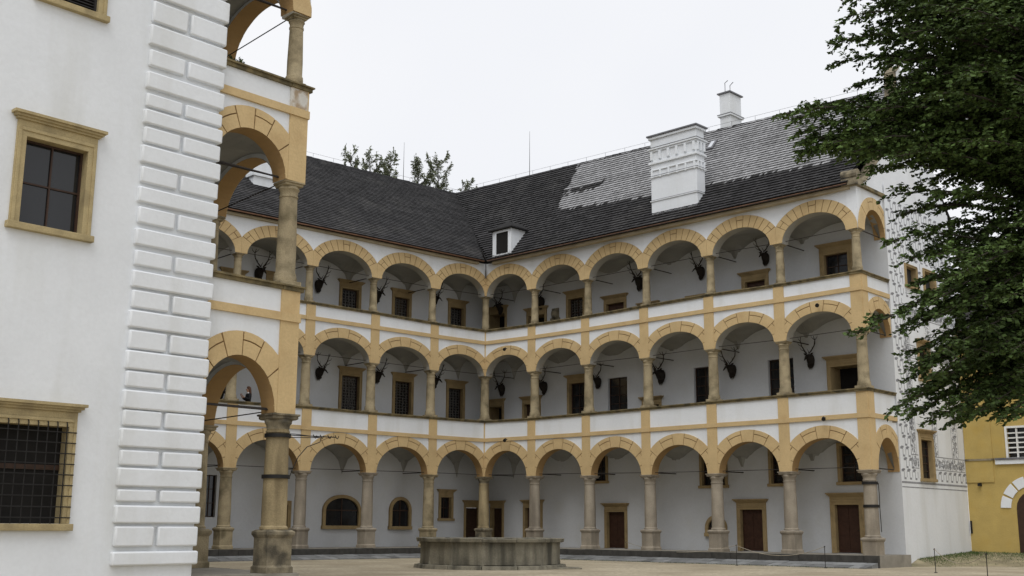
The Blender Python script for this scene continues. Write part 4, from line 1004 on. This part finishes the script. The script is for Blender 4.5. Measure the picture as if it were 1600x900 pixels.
TR = [(WR, FRR, 779, 480, 'top gallery, right wing, deepest in the corner'), (WR, FRR, 842, 470, 'top gallery, half hidden behind the first column right of the corner'), (WR, FRR, 996, 438, 'top gallery, right wing, left of the chimney, beside the third column'),
      (WR, FRR, 1092, 420, 'top gallery, right wing, below the big white chimney'), (WR, FRR, 1192, 397, 'top gallery, right wing, above the brown door'),
      (WR, FRR, 782, 607, 'middle gallery, right wing, deepest in the corner'), (WR, FRR, 848.5, 603, 'middle gallery, hidden half behind the first column right of the corner'), (WR, FRR, 932, 594, 'middle gallery, behind the second column right of the corner'),
      (WR, FRR, 1031, 583, 'middle gallery, right wing, between two black windows, middle bay'), (WR, FRR, 1142, 573, 'middle gallery, right wing, right of the fourth column'), (WR, FRR, 1264, 556, 'middle gallery, last bay, beside the dark doorway'),
      (WB, FRB, 500.6, 447, 'top gallery, back wing, first bay right of the near column'), (WB, FRB, 592, 463, 'top gallery, back wing, second bay right of the near column'), (WB, FRB, 681, 470, 'top gallery, back wing, third bay, just behind a column'), (WB, FRB, 407, 430, 'top gallery, back wing, seen through the near left arch'),
      (WB, FRB, 503, 584, 'middle gallery, back wing, first bay right of the near column'), (WB, FRB, 594, 589, 'middle gallery, back wing, second bay right of the near column'), (WB, FRB, 683, 597, 'middle gallery, back wing, third bay, just behind a column'), (WB, FRB, 347, 620, 'middle gallery, back wing, left of the person behind a column')]
rt = random.Random(21)
for i, (W, f, px, py, lab) in enumerate(TR):
    s, z = f.hit(px, py, .3); loc = tuple(f.at(s, z, .005)); rz = math.atan2(f.n.y, f.n.x)-math.pi/2
    sc_ = rt.uniform(.9, 1.08); l = 'dark stag head: '+lab
    if proto is None: proto = trophy(loc, rz, l, sc_)
    else:
        c_ = copy_tree(proto); c_.location = loc; c_.rotation_euler.z = rz+rt.uniform(-.12, .12); c_.scale = (sc_*rt.uniform(.92, 1.08), sc_, sc_*rt.uniform(.92, 1.08)); c_['label'] = l
# ------------------------------------------------------------------ trees
def leaf(m, p, d, up, l, w_, rn):
    side = d.cross(up)
    if side.length < 1e-4: side = V3((1, 0, 0))
    side.normalize(); n = side.cross(d).normalized(); i = len(m.v)
    m.v += [p, p+d*l*.45+side*w_*.5-n*w_*.12, p+d*l, p+d*l*.45-side*w_*.5-n*w_*.12]
    m.f += [(i, i+1, i+2), (i, i+2, i+3)]; t = rn.random(); m.t += [t, t]
def bez(a, b, c, d, t): u = 1-t; return a*u**3+b*3*u*u*t+c*3*u*t*t+d*t**3
def branch(bm, lm, P, r0, rn, leafl, leafw, twig, dens, f0=.22, lsp=.042):
    n = 12; pts = [bez(*P, k/n) for k in range(n+1)]
    bm.tube(pts, r0, 5, .008, False)
    L = sum((pts[k+1]-pts[k]).length for k in range(n))
    cnt = int(L*dens)
    for q_ in range(cnt):
        f = f0+(1-f0)*(q_+rn.random())/cnt; p = bez(*P, f); tan = (bez(*P, min(1, f+.02))-bez(*P, f-.02)).normalized()
        a = rn.choice((-1, 1))*rn.uniform(.5, 1.25); ca, sa = math.cos(a), math.sin(a)
        d = V3((tan.x*ca-tan.y*sa, tan.x*sa+tan.y*ca, tan.z*.5+rn.uniform(-.45, .5))).normalized()
        if q_ == cnt-1: d, p = tan, bez(*P, .97)
        tl = max(.42*min(1, twig), twig*(1.15-.80*f))*rn.uniform(.6, 1.2); e = p+d*tl+V3((0, 0, -tl*tl*.14))
        mid = p.lerp(e, .5)+V3((0, 0, tl*.05)); bm.tube([p, mid, e], .009, 3, .003, False)
        nl = max(4, int(tl/lsp))
        for k in range(nl):
            g = (k+.6)/nl; w0 = p.lerp(mid, g*2) if g < .5 else mid.lerp(e, g*2-1)
            s_ = (-1, 1)[k % 2]; b = s_*rn.uniform(.4, 1.2); cb, sb = math.cos(b), math.sin(b)
            dd_ = V3((d.x*cb-d.y*sb, d.x*sb+d.y*cb, rn.uniform(-.9, .25))).normalized()
            up = V3((rn.uniform(-1.1, 1.1), rn.uniform(-1.1, 1.1), .8))
            leaf(lm, w0+V3((0, 0, rn.uniform(-.03, .03))), dd_, up, leafl*rn.uniform(.7, 1.2), leafw*rn.uniform(.75, 1.15), rn)
rn = random.Random(17)
tb = V3((14.2, 24.6, GZ)); tt = empty('broadleaf_tree', tuple(tb), 'large dark green tree overhanging the courtyard at the right edge', 'tree')
bm, lm = MB(), MB()
trunk = MB().tube([tb+V3((0, 0, -.1)), tb+V3((.05, .05, .5)), tb+V3((-.1, 0, 3)), tb+V3((.05, .1, 7)), tb+V3((-.1, 0, 12)), tb+V3((0, 0, 17.5))], [.6, .42, .36, .28, .17, .04], 12)
def limb(tip, r=.05, dens=5.2, twig=1.0, f0=.2):
    h = V2(tip.x-tb.x, tip.y-tb.y); L = h.length; zs = max(2.8, min(16.5, tip.z-L*.28 if tip.z > 6 else tip.z+.9+L*.02))
    a = V3((tb.x, tb.y, zs)); hd = h.normalized() if L > .01 else V2(1, 0)
    b = a+hd*L*.35+V3((0, 0, .2*L+rn.uniform(-.2, .4))); c_ = tip-hd*L*.28+V3((0, 0, .10*L+rn.uniform(-.1, .3)))
    branch(bm, lm, (a, b, c_, tip), r, rn, .120, .080, twig, dens, f0, .028)
def tip(px, py, dist): q = ray(px, py); return q*(dist/q.y)+V3((0, 0, EYE))
for px, py, d_ in ((1325, -10, 24), (1315, 22, 23.5), (1298, 64, 24), (1308, 92, 24), (1338, 125, 24.5), (1225, 174, 23.5), (1255, 164, 24.5), (1250, 202, 24), (1265, 232, 24.2), (1312, 238, 24.5), (1356, 262, 23.5), (1392, 300, 24), (1408, 330, 24.5), (1392, 372, 23.4), (1418, 400, 24), (1340, 515, 23.2), (1425, 470, 24), (1408, 510, 23.6),
                   (1425, 545, 24), (1428, 580, 24), (1392, 634, 23.4), (1436, 612, 24), (1452, 652, 23.8), (1490, 655, 24), (1510, 645, 23.2), (1535, 635, 24.6), (1565, 640, 24), (1590, 642, 23.6), (1455, 560, 23), (1470, 520, 23.4), (1440, 430, 23.5),
                   (1355, 40, 25), (1380, 90, 23.2), (1365, 185, 24.4), (1410, 150, 23), (1430, 225, 24), (1460, 300, 22.6), (1455, 350, 24), (1490, 400, 22.5), (1495, 470, 23.2), (1480, 580, 22.8), (1525, 560, 22.4), (1545, 595, 22.6), (1420, 40, 24), (1450, 90, 23), (1300, 200, 24), (1330, 215, 23)):
    limb(tip(px, py, d_), .045, 9., 1.0, .15)
for _ in range(95):                                       # the body of the crown
    z = rn.uniform(4.6, 17); a = rn.uniform(0, 6.283); rmax = 5.6*math.sqrt(max(.1, 1-((z-8.5)/10.5)**2))
    if math.cos(a) < -.2: rmax *= .80
    limb(V3((tb.x+math.cos(a)*rmax*rn.uniform(.55, 1), tb.y+math.sin(a)*rmax*rn.uniform(.55, 1), z)), .06, 6.5, 1.15, .22)
for _ in range(60):
    px, py = rn.uniform(1335, 1480), rn.uniform(-40, 250)
    if px < 1360 and 90 < py < 150: continue
    limb(tip(px, py, rn.uniform(22, 25.5)), .045, 8., .9, .2)
for _ in range(14): limb(tip(rn.uniform(1235, 1340), rn.uniform(172, 240), rn.uniform(23, 25)), .04, 8., .8, .3)
for _ in range(34): limb(tip(rn.uniform(1450, 1640), rn.uniform(520, 640), rn.uniform(21.5, 25)), .045, 8., .9, .15)
for _ in range(10): limb(tip(rn.uniform(1425, 1470), rn.uniform(380, 640), rn.uniform(23, 25)), .04, 8., .8, .3)
for _ in range(95):
    px, py = rn.uniform(1450, 1660), rn.uniform(-60, 600)
    limb(tip(px, py, rn.uniform(21.0, 25.5)), .05, 8., 1.1, .12)
for _ in range(75):                                       # the side turned away from the court
    z = rn.uniform(4.8, 16.5); a = rn.uniform(-1.7, 1.7); rmax = 5.4*math.sqrt(max(.1, 1-((z-8.5)/10.5)**2))
    limb(V3((tb.x+math.cos(a)*rmax*rn.uniform(.5, 1), tb.y+math.sin(a)*rmax*rn.uniform(.5, 1), z)), .06, 7, 1.1, .2)
trunk.build('trunk', BARK, tt, 'full'); bm.build('limbs', BARK, tt); lm.build('crown', LEAF, tt)
print('LEAVES', len(lm.f)//2)
# trees behind the back wing: feathery upright tops over the ridge
for i, (px, top, w_, lab) in enumerate(((547, 230, 1.2, 'thin feathery tree top behind the back roof, leftmost of the row'), (577, 238, 1.3, 'feathery tree top behind the back roof, left of the thin rod, second of the row'), (608, 236, 1.6, 'bushy feathery tree top just left of the thin rod on the back ridge'),
        (652, 246, 1.7, 'bushy feathery tree top just right of the thin rod on the back ridge'), (683, 238, 1.6, 'tallest feathery tree top right of the thin rod'), (720, 280, 1.8, 'low tree top showing where the two roofs meet'))):
    q = ray(px, top); b = q*(rn.uniform(98, 108)/q.y); zt_ = b.z+EYE; b.z = GZ
    o = empty('tree', tuple(b), lab, 'tree', 'trees behind the back wing'); bm2, lm2 = MB(), MB()
    tr = MB().tube([b, b+V3((.2, 0, zt_*.5)), b+V3((0, 0, zt_*.97))], [.4, .28, .03], 8)
    for k in range(56):
        w_ = w_*1.006; z = zt_*(.55+.45*((k+.5)/56)**.8); f = (z/zt_-.55)/.45; a = rn.uniform(0, 6.283); L = w_*(1.25-.8*f)*rn.uniform(.4, 1.15); up = L*rn.uniform(1.0, 1.9)
        s_ = b+V3((0, 0, z-up)); e = b+V3((math.cos(a)*L, math.sin(a)*L, z-GZ))
        branch(bm2, lm2, (s_, s_.lerp(e, .35)+V3((math.cos(a)*.2, math.sin(a)*.2, 0)), s_.lerp(e, .7)+V3((math.cos(a)*.2, math.sin(a)*.2, 0)), e), .035, rn, .25, .115, .8, 8.0, .2, .055)
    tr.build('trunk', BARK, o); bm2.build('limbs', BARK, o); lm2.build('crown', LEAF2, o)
# plant rooted in the parapet of the top gallery, near wing
f = Frame(C1['N'], -E, NE); s, z = f.hit(364, 112, -.05); p = f.at(s, 12.40, -.05)
o = empty('wild_plant', tuple(p), 'small green plant growing out of the top parapet near the upper left arch', 'plant'); bm2, lm2 = MB(), MB()
for k in range(12):
    a = k*.55; e = p+V3((math.cos(a)*rn.uniform(.05, .2), math.sin(a)*.15, rn.uniform(.12, .34)))
    branch(bm2, lm2, (p, p.lerp(e, .3)+V3((0, 0, .05)), p.lerp(e, .7)+V3((0, 0, .04)), e), .007, rn, .07, .035, .10, 24, .3)
bm2.build('stem', BARK, o); lm2.build('leaves', LEAF, o)
# ------------------------------------------------------------------ the person in the middle gallery of the back wing
def skin(name, verts, edges, rad, m, parent, sub=2):
    me = bpy.data.meshes.new(name); me.from_pydata(verts, edges, []); me.materials.append(m)
    o = bpy.data.objects.new(name, me); sc.collection.objects.link(o); o.parent = parent
    md = o.modifiers.new('skin', 'SKIN'); md.use_smooth_shade = True
    sv = me.skin_vertices[0].data
    for i, r_ in enumerate(rad):
        sv[i].radius = (r_, r_) if not isinstance(r_, tuple) else r_; sv[i].use_root = i == 0
    s_ = o.modifiers.new('sub', 'SUBSURF'); s_.levels = s_.render_levels = sub
    return o
s, z = FRB.hit(390, 618, GD-.6); base = FRB.at(s, FL2, GD-.6)
look = math.atan2(-.55, -.85)                         # turned to the left of the picture
pe = empty('person', tuple(base), 'person with long brown hair in a black jacket standing at the middle parapet, hands raised', 'person', None, look-math.pi/2*-1-math.pi)
pe.rotation_euler.z = look+math.pi/2                  # local -Y is forward
pe.scale = (1.04,)*3
vb = [(0, 0, .95), (0, .01, 1.12), (0, .01, 1.32), (0, .0, 1.46), (0, -.02, 1.53), (0, -.03, 1.60), (0, -.025, 1.68)]
rb = [(.15, .12), (.13, .10), (.15, .11), (.06, .06), (.055, .055), (.078, .092), (.07, .08)]
eb = [(i, i+1) for i in range(6)]
for sg_ in (-1, 1):
    i = len(vb); vb += [(sg_*.10, 0, .88), (sg_*.105, -.01, .50), (sg_*.11, .02, .09), (sg_*.115, -.12, .04)]; rb += [.085, .058, .042, .035]; eb += [(0, i), (i, i+1), (i+1, i+2), (i+2, i+3)]
    i = len(vb); vb += [(sg_*.17, .01, 1.40), (sg_*.23, -.02, 1.14), (sg_*.12, -.25, 1.24), (sg_*.09, -.30, 1.29), (sg_*.085, -.33, 1.33)]; rb += [.055, .043, .03, .026, .03]; eb += [(2, i), (i, i+1), (i+1, i+2), (i+2, i+3), (i+3, i+4)]
    h = i+4
    for k, (dx, l) in enumerate(((-.026, .058), (-.009, .066), (.009, .062), (.026, .05))):
        j = len(vb); hx, hy, hz = vb[h]; vb += [(hx+dx, hy-.02, hz+.035), (hx+dx*1.1, hy-.03, hz+.035+l*.5), (hx+dx*1.1-sg_*.006, hy-.012, hz+.035+l)]; rb += [.0085, .008, .007]; eb += [(h, j), (j, j+1), (j+1, j+2)]
    j = len(vb); vb += [(hx-sg_*.036, hy-.01, hz+.015), (hx-sg_*.05, hy-.03, hz+.045)]; rb += [.0095, .008]; eb += [(h, j), (j, j+1)]
body = skin('body', vb, eb, rb, SKIN, pe)
jv = [(0, .0, .88), (0, .01, 1.12), (0, .01, 1.30), (0, .0, 1.43)]; jr = [(.175, .14), (.16, .13), (.175, .135), (.085, .085)]; je = [(0, 1), (1, 2), (2, 3)]
for sg_ in (-1, 1):
    i = len(jv); jv += [(sg_*.175, .01, 1.39), (sg_*.235, -.02, 1.14), (sg_*.128, -.235, 1.235)]; jr += [.075, .06, .047]; je += [(2, i), (i, i+1), (i+1, i+2)]
skin('jacket', jv, je, jr, CLOTH, pe)
tv = [(0, 0, .93)]; tr_ = [(.16, .13)]; te = []
for sg_ in (-1, 1):
    i = len(tv); tv += [(sg_*.10, 0, .84), (sg_*.105, -.01, .50), (sg_*.11, .02, .12)]; tr_ += [.10, .075, .06]; te += [(0, i), (i, i+1), (i+1, i+2)]
skin('trousers', tv, te, tr_, JEANS, pe)
def put(name, mb, m): 
    o = bpy.data.objects.new(name, mb.mesh(name, m, smooth='full')); sc.collection.objects.link(o); o.parent = pe
hr = MB().loft([[(x*r_+0, y*r2+cy, z_) for x, y in [(math.cos(2*math.pi*k/14), math.sin(2*math.pi*k/14)) for k in range(14)]] for r_, r2, cy, z_ in ((.10, .05, .10, 1.26), (.125, .07, .085, 1.38), (.115, .085, .06, 1.52), (.108, .095, .035, 1.64), (.098, .10, .015, 1.71), (.07, .08, .0, 1.765), (.02, .03, -.005, 1.785))])
put('hair', hr, HAIR)
put('collar', MB().loft([[(math.cos(2*math.pi*k/12)*r_, math.sin(2*math.pi*k/12)*r_*.9-.01, z_) for k in range(12)] for r_, z_ in ((.10, 1.42), (.085, 1.46), (.065, 1.49))]), SHIRT)
put('nose', MB().loft([[(math.cos(2*math.pi*k/6)*r_, y_, 1.62+math.sin(2*math.pi*k/6)*r_*1.4) for k in range(6)] for r_, y_ in ((.02, -.105), (.014, -.125), (.004, -.135))]), SKIN)
for sg_ in (-1, 1):
    put('eye', MB().lathe((sg_*.032, -.112, 1.645), [(.002, -.008), (.009, -.003), (.009, .003), (.002, .008)], 8), CLOTH)
    put('shoe', MB().loft([[(sg_*.113+math.cos(2*math.pi*k/10)*a_, -.06+math.sin(2*math.pi*k/10)*b_, z_) for k in range(10)] for a_, b_, z_ in ((.05, .14, .0), (.052, .14, .03), (.045, .10, .07), (.04, .06, .11))]), CLOTH)
put('mouth', MB().lathe((0, -.114, 1.585), [(.002, -.004), (.018, 0), (.002, .004)], 8), HAIR)
